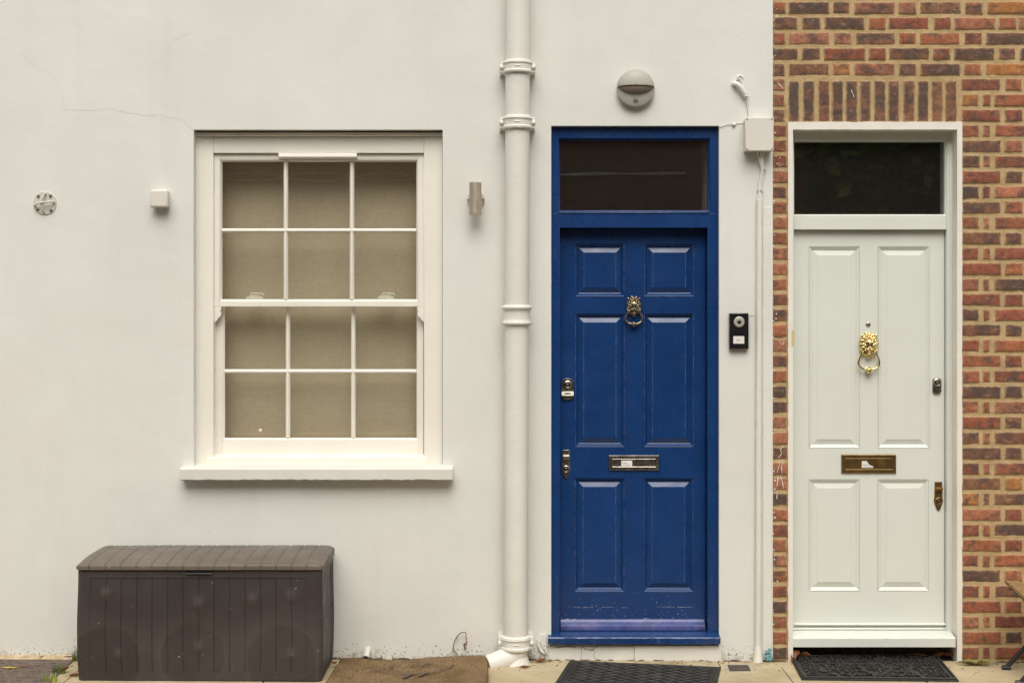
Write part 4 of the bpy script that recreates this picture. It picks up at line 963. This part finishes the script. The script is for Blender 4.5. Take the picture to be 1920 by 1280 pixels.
# wave pattern rubber mat
c = [G(1068, 1237, .008), G(1352, 1249, .008), G(1340, 1300, .008), G(1027, 1300, .008)]
c[3] = c[0]+(c[3]-c[0]).normalized()*.45; c[2] = c[1]+(c[2]-c[1]).normalized()*.45
m_ = thing('rubber_mat', matbase(c), 'black rubber doormat with curved ridges lying askew before the blue door', 'doormat', 'rubber doormats')
b = MB(RUBBER); slab(b, c, .0078); b.build('base', m_, bevel=.002)
b = MB(RUBBER)
ax, ay = (c[1]-c[0]).normalized(), (c[3]-c[0]).normalized(); up = Vector((0, 0, 1)); wl, hl = (c[1]-c[0]).length, (c[3]-c[0]).length
nxr, nyr = 9, 13
for j in range(nyr):
    for i in range(nxr):
        o_ = c[0]+ax*(.055+(wl-.11)*(i+.5+(.25 if j % 2 else -.15))/nxr)+ay*(.04+(hl-.08)*(j+.5)/nyr)
        b.tube([o_+ax*(-.034+.068*t)+ay*(.017*(1-(2*t-1)**2)*(1 if t < 2 else 0)-.008)+up*.0015 for t in [k/8 for k in range(9)]], [.002+.0035*math.sin(math.pi*k/8)**.6 for k in range(9)], 6)
rim = [.018]
for a0, a1 in (((0, 0), (1, 0)), ((1, 0), (1, 1)), ((1, 1), (0, 1)), ((0, 1), (0, 0))):
    f = lambda q: c[0]+ax*(.022+(wl-.044)*q[0])+ay*(.022+(hl-.044)*q[1])
    b.tube([f(a0), f(a1)], .0035, 6)
b.build('tread', m_, smooth=50, weld=False)

# lettered rubber mat
c = [G(1481, 1230, .009), G(1758, 1228, .009), G(1798, 1274, .009), G(1503, 1271, .009)]
m_ = thing('rubber_mat', matbase(c), 'black rubber doormat with raised greetings lettering before the pale door', 'doormat', 'rubber doormats')
b = MB(RUBBER); slab(b, c, .0088); b.build('base', m_, bevel=.002)
b = MB(RUBBER); lines = ['HELLO BONJOUR SALUT HOLA', 'CIAO NI HAO SZIA HALLO', 'OLA MERHABA OLA AHOJ', 'HEJ DZIEN DOBRY CIAO', 'GUTEN TAG HEJ', 'OLA NAMASKAR CHI']
nl = len(lines)
for li, s in enumerate(lines):
    vs_, fs = text_mesh(s, 1.0); x0 = min(v.x for v in vs_); x1 = max(v.x for v in vs_)
    v0, v1 = .05+.90*li/nl, .05+.90*(li+.86)/nl
    def P3(v, h): 
        p = bil(c, .045+.91*(v.x-x0)/(x1-x0), v1+(v0-v1)*(v.y/.73)); return p+Vector((0, 0, h))
    tv = [b.bm.verts.new(P3(v, .0095)) for v in vs_]; lv = [b.bm.verts.new(P3(v, -.001)) for v in vs_]; ec = {}
    for f in fs:
        b.bm.faces.new([tv[i] for i in f])
        for i in range(len(f)): e_ = (f[i], f[(i+1) % len(f)]); ec[tuple(sorted(e_))] = ec.get(tuple(sorted(e_)), [])+[e_]
    for k_, es in ec.items():
        if len(es) == 1: i, j = es[0]; b.bm.faces.new((tv[i], tv[j], lv[j], lv[i]))
b.build('raised_lettering', m_, smooth=0, weld=False)
b = MB(RUBBER); P_ = [c[0], c[1], c[2], c[3]]
for i in range(4): b.tube([P_[i]+(matbase(c)-P_[i])*.03+up*.005, P_[(i+1) % 4]+(matbase(c)-P_[(i+1) % 4])*.03+up*.005], .005, 6)
b.build('rim', m_)

# tread plate far left
c = [G(-420, 1233, .006), G(138, 1236, .006), G(86, 1284, .006), G(-420, 1284, .006)]
o_ = thing('tread_plate', matbase(c), 'rusty brown studded cover plate in the ground at bottom left', 'cover plate')
b = MB(PLATE); slab(b, c, .012); b.build('base', o_)
b = MB(PLATE)
for j in range(9):
    for i in range(34):
        u, v = (i+.5+(j % 2)*.5)/35, (j+.5)/9
        p = bil(c, u, v); a = .6 if (i+j) % 2 else -.5; d = Vector((math.cos(a)*.017, math.sin(a)*.017, 0)); q = Vector((-d.y, d.x, 0))*.35
        b.bm.faces.ensure_lookup_table(); t_ = Vector((0, 0, .0045))
        A = [p-d, p-q, p+d, p+q]; T = [p-d*.6+t_, p-q*.6+t_, p+d*.6+t_, p+q*.6+t_]
        b.face(T)
        for k in range(4): b.face([A[k], A[(k+1) % 4], T[(k+1) % 4], T[k]])
b.build('studs', o_, smooth=0, weld=False)

# little drain cover
c = [G(1364, 1245.5, .003), G(1402, 1245.5, .003), G(1408, 1256.5, .003), G(1368, 1257, .003)]
o_ = thing('drain_cover', matbase(c), 'tiny dark square metal cover set in the paving between the two mats', 'drain cover')
b = MB(IRON, PLATE); slab(b, c, .012); b.build('lid', o_)
b = MB(M('cement_patch', (.44, .37, .26), .9, var=.15, bmp=.4)); cc = [G(1356, 1243, .0012), G(1412, 1243, .0012), G(1424, 1261, .0012), G(1360, 1260, .0012)]; slab(b, cc, .01); b.build('cement_bed', o_)
b = MB(PLATE)
for k in range(5):
    a, d = bil(c, .1, .15+.17*k), bil(c, .9, .15+.17*k); b.tube([a, d], .0022, 6)
b.build('ribs', o_)

# dirt line where wall and paving meet
b = MB(SOIL)
x = -4.0
while x < 4.6:
    skip = PX(1030) < x < PX(1350)
    r0 = rnd.uniform(.006, .020)*(.5 if skip else 1)
    if rnd.random() < .75 and not PX(1480) < x < PX(1800): b.ell((x, -.008-.006*rnd.random(), gz(x)), (r0*1.8, r0*.8, r0*.45), 0, 8, 5)
    x += rnd.uniform(.015, .05)
o_ = b.build('dirt', base=(0, 0, 0)); o_['kind'] = 'stuff'; tag(o_, 'dark dirt and moss gathered where the walls meet the paving', 'dirt')
b = MB(M('tan_grit_strip', (.52, .40, .25), .95, var=.3, vs=30, bmp=.8, bs=80, bd=.006)); xs = [PX(-300)+(PX(140)-PX(-300))*i/60 for i in range(61)]
b.grid([[(x, 0.0, gz(x)+.010+jit(.002)) for x in xs], [(x, -.02+jit(.006), gz(x)+.006+jit(.002)) for x in xs], [(x, -.045+jit(.01), gz(x)-.002) for x in xs]]); o_ = b.build('mortar_fillet'); tag(o_, 'crumbling tan mortar strip along the wall foot, bottom left', 'mortar strip')

b = MB(DRY, PAVE, SOIL)
for i in range(420):
    x = rnd.uniform(-2.6, 2.8); y = -.01-abs(rnd.gauss(0, .12)); rr_ = rnd.uniform(.0012, .0045)
    b.cur = rnd.choice([0, 1, 2, 2]); b.ell((x, y, gz(x)+rr_*.3), (rr_*rnd.uniform(.8, 2.2), rr_, rr_*.6), jit(.4), 6, 4)
o_ = b.build('grit', base=(0, 0, 0), smooth=0, weld=False); o_['kind'] = 'stuff'; tag(o_, 'loose grit and leaf crumbs scattered on the paving along the walls', 'grit')

# grass, weeds, leaves
def tuft(name, px, py, n, hmin, hmax, spread, mat, label, cat, group='grass tufts beside the storage box', lean=0):
    g = G(px, py); b = MB(mat)
    for _ in range(n):
        p = g+Vector((jit(spread), jit(spread*.6), 0)); h_ = rnd.uniform(hmin, hmax); a = rnd.uniform(0, 6.28); d = Vector((math.cos(a), math.sin(a), 0))*h_*rnd.uniform(.1, .6)+Vector((lean*h_, 0, 0))
        w_ = rnd.uniform(.0012, .0026); s_ = Vector((math.cos(a+1.57), math.sin(a+1.57), 0)); pts = [p+d*t*t+Vector((0, 0, h_*t*(1.1-.25*t))) for t in (0, .35, .7, 1)]
        b.grid([[q-s_*w_*(1-t), q+s_*w_*(1-t)] for q, t in zip(pts, (0, .25, .55, .95))])
    return tag(b.build(name, base=g, smooth=0, weld=False), label, cat, group)
tuft('grass_tuft', 141, 1239, 34, .03, .095, .016, GRASS, 'tall green grass tuft beside the storage box at the wall foot', 'grass')
tuft('grass_tuft', 110, 1262, 70, .02, .06, .03, GRASS, 'green grass tuft on the edge of the studded plate', 'grass')
tuft('grass_tuft', 92, 1277, 80, .015, .045, .035, WEED, 'yellow green tuft lowest at the corner of the studded plate', 'grass')
def weed(px, py, n, label):
    g = G(px, py); b = MB(WEED, TWIG)
    for _ in range(n):
        a = rnd.uniform(0, 6.28); l = rnd.uniform(.012, .05); q = g+Vector((math.cos(a)*l*1.5, math.sin(a)*l*.7, rnd.uniform(.005, .028))); b.use(TWIG).tube([g, (g+q)/2+Vector((0, 0, .004)), q], .0007, 4); b.use(WEED)
        for k in range(3):
            aa = a+(k-1)*.9; d = Vector((math.cos(aa), math.sin(aa), .25))*rnd.uniform(.006, .012); s_ = Vector((-math.sin(aa), math.cos(aa), 0))*.004
            b.face([q, q+d*.5-s_, q+d, q+d*.5+s_])
    tag(b.build('weed', base=g, smooth=0, weld=False), label, 'plant', 'weeds at the wall foot')
weed(1828, 1247, 70, 'small yellow green weed growing at the foot of the brick wall'); weed(1905, 1238, 14, 'tiny sprig of weed at the wall foot under the folding chair')
def leaf(px, py, ln, wd, rot, mat, label, curl=.35, h=.004, tilt=0, group='fallen leaves on the paving'):
    g = G(px, py, h); b = MB(mat); rows = []; ca, sa = math.cos(rot), math.sin(rot)
    for i in range(9):
        t = i/8; w_ = wd*math.sin(math.pi*min(1, t*1.02+.02))**.8*(1-.25*t); r_ = []
        for k in (-1, -.5, 0, .5, 1):
            x = (t-.5)*ln; y = k*w_*(1+.25*math.sin(i*2.3)); z = curl*w_*(abs(k)**2)*1.4+curl*ln*.35*(t-.5)**2+jit(.0008)+tilt*x
            r_.append(g+Vector((x*ca-y*sa, x*sa+y*ca, z)))
        rows.append(r_)
    b.grid(rows); b.tube([rows[0][2], rows[0][2]+Vector((-ca*ln*.25, -sa*ln*.25, .002))], .0009, 5)
    return tag(b.build('leaf', base=g, smooth=50), label, 'leaf', group)
leaf(19, 1251, .085, .014, -.12, YEL, 'bright yellow leaf lying on the studded plate', .1, .011)
leaf(44, 1249, .05, .010, .5, DRY, 'small brown leaf beside the yellow leaf on the studded plate', .3, .011)
leaf(121, 1256, .05, .016, .7, DRY, 'curled brown leaf among the grass by the storage box', .9, .012, .3)
leaf(141, 1266, .06, .012, .6, DRY, 'thin brown leaf against the left foot of the storage box', .7, .004)
leaf(1492, 1231, .075, .024, 1.0, DRY, 'orange brown leaf standing under the left end of the pale threshold', .9, .018, .55)
leaf(1509, 1231, .06, .018, -.4, DRY, 'crumpled brown leaf just right of the leaf under the left end of the pale threshold', 1.1, .014, .2)
leaf(1722, 1229, .09, .016, -.15, DRY, 'flat brown leaf at the right back edge of the lettered mat', .5, .014)
leaf(1762, 1230, .07, .020, .3, DRY, 'brown leaf under the right end of the pale threshold', 1.0, .010, .2)
leaf(1778, 1229, .05, .016, -.6, DRY, 'dark brown leaf in the right corner of the pale doorway', 1.0, .012, .3)
leaf(985, 1251, .055, .010, .2, DRY, 'dry brown sprig of leaf on the paving right of the drainpipe shoe', .8, .004)
leaf(1015, 1238, .055, .016, .4, DRY, 'rust brown leaf in the corner beside the blue threshold', .6, .008, .2)
leaf(627, 1244, .045, .012, 1.2, DRY, 'curled orange leaf between storage box and coir mat', .9, .016)
b = MB(TWIG); g = G(857, 1229); base = Vector((PX(857), -.03, gz(-.27)))
def tw(pts, r): b.tube(smoothpath([(PX(x, y), y, PZ(z, y)) for x, z, y in pts], 5), r, 6)
tw([(858, 1228, -.03), (850, 1214, -.022), (853, 1200, -.018), (860, 1189, -.02), (867, 1185, -.026), (873, 1185, -.03), (874, 1195, -.032), (875, 1201, -.03)], .0024)
for x, z in ((872, 1206), (874, 1209), (871, 1212), (873, 1214), (872, 1217), (875, 1204), (870, 1208)):
    b.ell((PX(x, -.03), -.03+jit(.004), PZ(z, -.03)), (.004, .003, .005), jit(1), 7, 5)
tw([(875, 1200, -.03), (872, 1208, -.031), (871, 1217, -.03)], .0012); tw([(850, 1214, -.022), (848, 1222, -.02)], .0012); tw([(855, 1197, -.018), (859, 1194, -.014)], .001)
tag(b.build('dry_stem', base=base), 'bent dry brown plant stem against the wall above the coir mat', 'dead plant')
b = MB(WPLAS, BLACK); a0, a1 = Vector((PX(690, -.01), .02, PZ(1215, -.01))), Vector((PX(686, -.07), -.075, PZ(1233, -.07)))
b.tube([a0, a1], .0155, 20, caps=False); b.tube([a1, a0], .0115, 20, caps=False); b.use(BLACK).lathe(a0+(a1-a0)*.5, (a1-a0), [(.0114, 0), (.011, .001)], 16)
tag(b.build('overflow_pipe', base=tuple(a1)), 'stub of white plastic overflow pipe poking from the wall foot', 'pipe')
b = MB(M('broken_slate', (.10, .095, .085), .85, bmp=.4)); b.prism([G(645, 1240, .010), G(660, 1238, .012), G(690, 1240, .013), G(702, 1242, .012), G(690, 1244, .010), G(655, 1243, .009)], (0, 0, -.006)); tag(b.build('slate_shard', base=tuple(G(670, 1241))), 'thin dark shard of slate below the white overflow pipe', 'shard')
b = MB(CLOTH)
for k in range(7):
    p = [Vector((PX(1441+jit(6), -.02), -.02+jit(.012), gz(1.25)+.012+rnd.random()*.055)) for _ in range(4)]; p.sort(key=lambda v: -v.z); b.tube(smoothpath(p, 4), [.002+rnd.random()*.005 for _ in range(13)], 7)
b.ell((PX(1441, -.02), -.022, gz(1.25)+.016), (.020, .014, .018), .3, 12, 8)
tag(b.build('rag', base=(PX(1441), -.02, gz(1.25))), 'crumpled teal rag at the foot of the white wall edge', 'rag')

# ---- folding chair, mostly beyond the right edge
o0 = G(1900, 1250); CX, CY = PX(1885, -.1), -.1
ch = thing('folding_chair', (CX+.2, -.3, gz(2.6)), 'folding chair with brown wooden slats and black metal legs at right edge', 'chair')
zs_ = PZ(1086, -.08); yaw = R(-7)
def C3(x, y, z): return Vector((CX+x*math.cos(yaw)-y*math.sin(yaw), CY+x*math.sin(yaw)+y*math.cos(yaw), z))
for k in range(5):
    b = MB(WOOD); x = .0+k*.086; b.prism([C3(x, 0, zs_), C3(x+.064, 0, zs_), C3(x+.064, -.40, zs_), C3(x, -.40, zs_)], (0, 0, -.018)); b.build('seat_slat', ch, bevel=.003)
for y in (-.05, -.35):
    b = MB(IRON); b.tube([C3(.01, y, zs_-.028), C3(.42, y, zs_-.028)], .010, 8); b.build('seat_rail', ch)
    b = MB(IRON); b.tube([C3(-.01, y-.01, gz(2.5)+.008), C3(.17, y-.01, zs_*.5), C3(.43, y-.01, .86)], .011, 10); b.tube([C3(-.028, y-.01, gz(2.5)+.010), C3(.012, y-.01, gz(2.5)+.010)], .013, 10); b.build('leg', ch)
    b = MB(IRON); b.tube([C3(.40, y+.012, gz(2.5)+.008), C3(.2, y+.012, zs_*.52), C3(.03, y+.012, zs_-.03)], .010, 10); b.tube([C3(.385, y+.012, gz(2.5)+.010), C3(.425, y+.012, gz(2.5)+.010)], .012, 10); b.build('leg', ch)
for z in (.72, .82):
    b = MB(WOOD); xx = .17+.26*(z-zs_*.5)/(.86-zs_*.5); b.prism([C3(xx-.012, 0, z-.03), C3(xx-.012, -.4, z-.03), C3(xx-.002, -.4, z+.03), C3(xx-.002, 0, z+.03)], (.014, 0, 0)); b.build('back_slat', ch, bevel=.002)
b = MB(IRON); b.tube([C3(.09, -.06, .16), C3(.09, -.36, .16)], .007, 8); b.build('stretcher', ch)

# ================================================================== across the street (seen reflected in the glass)
OY = -11.0
ob = thing('brick_house', (-4, OY, 0), 'dark brick house across the street, mirrored in the fanlight of the blue door', 'house')
m, t, p = nodes('far_brickwork'); cc = coords(t); bt = N(t, 'ShaderNodeTexBrick'); bt.inputs['Scale'].default_value = 1; bt.inputs['Brick Width'].default_value = .225; bt.inputs['Row Height'].default_value = .075; bt.inputs['Mortar Size'].default_value = .01
bt.inputs['Color1'].default_value = (.24, .085, .05, 1); bt.inputs['Color2'].default_value = (.15, .06, .04, 1); bt.inputs['Mortar'].default_value = (.2, .15, .1, 1)
mp = N(t, 'ShaderNodeMapping'); mp.inputs['Rotation'].default_value = (R(90), 0, 0); L(t, cc, mp.inputs['Vector']); L(t, mp.outputs[0], bt.inputs['Vector']); L(t, bt.outputs[0], p.inputs['Base Color']); p.inputs['Roughness'].default_value = .9
FB = m
wins = [(x, x+1.0, 1.0, 2.5) for x in (-10.5, -7.5)]+[(x, x+1.0, 4.6, 6.0) for x in (-9, -6, -3, .6)]
b = MB(FB); b.sheet(-14, 3.7, -.05, 7.5, OY, wins); b.ring(-14, 3.7, -.05, 7.5, [(0, OY), (0, OY-7)], fill=True); b.sheet(3.0, 22, -.05, 8, OY-6.5); b.build('wall', ob, smooth=0)  # rear sheet added behind the trees to keep sky out of the fanlight reflection
fc = thing('festoon_cable', (-2, OY+.1, 3.35), 'two pale cables looped along the brick house across the street, mirrored in the window', 'cable')
for up in (1, -1):
    b = MB(WPLAS); pts = []
    for i in range(0, 9):
        for k in range(8):
            t = k/8; px = 150+128*(i+t); pts.append(((px-960)/S*2.53, OY+.1, ZC+(600-(331 if i < 6 else 326)+(9 if up > 0 else -7)*math.sin(math.pi*t)*(1 if i < 6 else .18))/S*2.53))
    b.tube(pts, .011, 6); b.build('cord', fc, smooth=60)
for wn in wins:
    b = MB(CREAM); b.ring(*wn, [(0, OY), (0, OY-.1), (.07, OY-.1), (.07, OY-.14)]); b.box((wn[0]+wn[1])/2-.02, (wn[0]+wn[1])/2+.02, OY-.14, OY-.11, wn[2]+.07, wn[3]-.07); wf = b.build('window', ob)
    b = MB(BLACK); b.box(wn[0]+.05, wn[1]-.05, OY-.16, OY-.15, wn[2]+.05, wn[3]-.05); b.build('pane', wf, smooth=0)
LEAFM = M('tree_leaves', (.17, .23, .045), .6, var=.5, vs=3); BARK = M('bark', (.08, .06, .045), .9, bmp=.6, bs=40)
def tree(x, y, h_, rad, n, label):
    tr = thing('broadleaf_tree', (x, y, 0), label, 'tree', 'trees across the street')
    b = MB(BARK); b.tube([(x, y, -.05), (x+.1, y, h_*.3), (x+.05, y+.1, h_*.55), (x, y, h_*.85)], [.24, .18, .12, .04], 12)
    for k in range(9):
        a = k*2.4; z0 = h_*(.35+.05*k); b.tube([(x+.05, y, z0), (x+math.cos(a)*rad*.5, y+math.sin(a)*rad*.5, z0+h_*.10), (x+math.cos(a)*rad*.8, y+math.sin(a)*rad*.8, z0+h_*.2)], [.07, .045, .015], 7)
    b.build('trunk', tr)
    b = MB(LEAFM); cl_ = []
    for _ in range(46):
        a = rnd.uniform(0, 6.28); q = rnd.random()**.5*rad; zz = h_*rnd.uniform(.22, 1.0); cl_.append(Vector((x+math.cos(a)*q*(1-.3*abs(zz/h_-.6)), y+math.sin(a)*q, zz)))
    for _ in range(n):
        c_ = rnd.choice(cl_); p_ = c_+Vector((rnd.gauss(0, .45), rnd.gauss(0, .45), rnd.gauss(0, .38))); u = Vector((jit(1), jit(1), jit(.6))).normalized()*rnd.uniform(.07, .14); v = u.cross(Vector((jit(1), jit(1), 1))).normalized()*rnd.uniform(.04, .08)
        b.face([p_-u, p_+v, p_+u, p_-v])
    b.build('crown', tr, smooth=0, weld=False)
tree(5.6, -12.6, 8.5, 2.6, 22000, 'leafy tree across the street beside the brick house, mirrored in the pale door fanlight')
tree(9.6, -13.0, 9.0, 3.0, 14000, 'second leafy tree across the street, farther from the brick house')

for o in list(bpy.data.objects):
    if 'base_' in o: del o['base_']
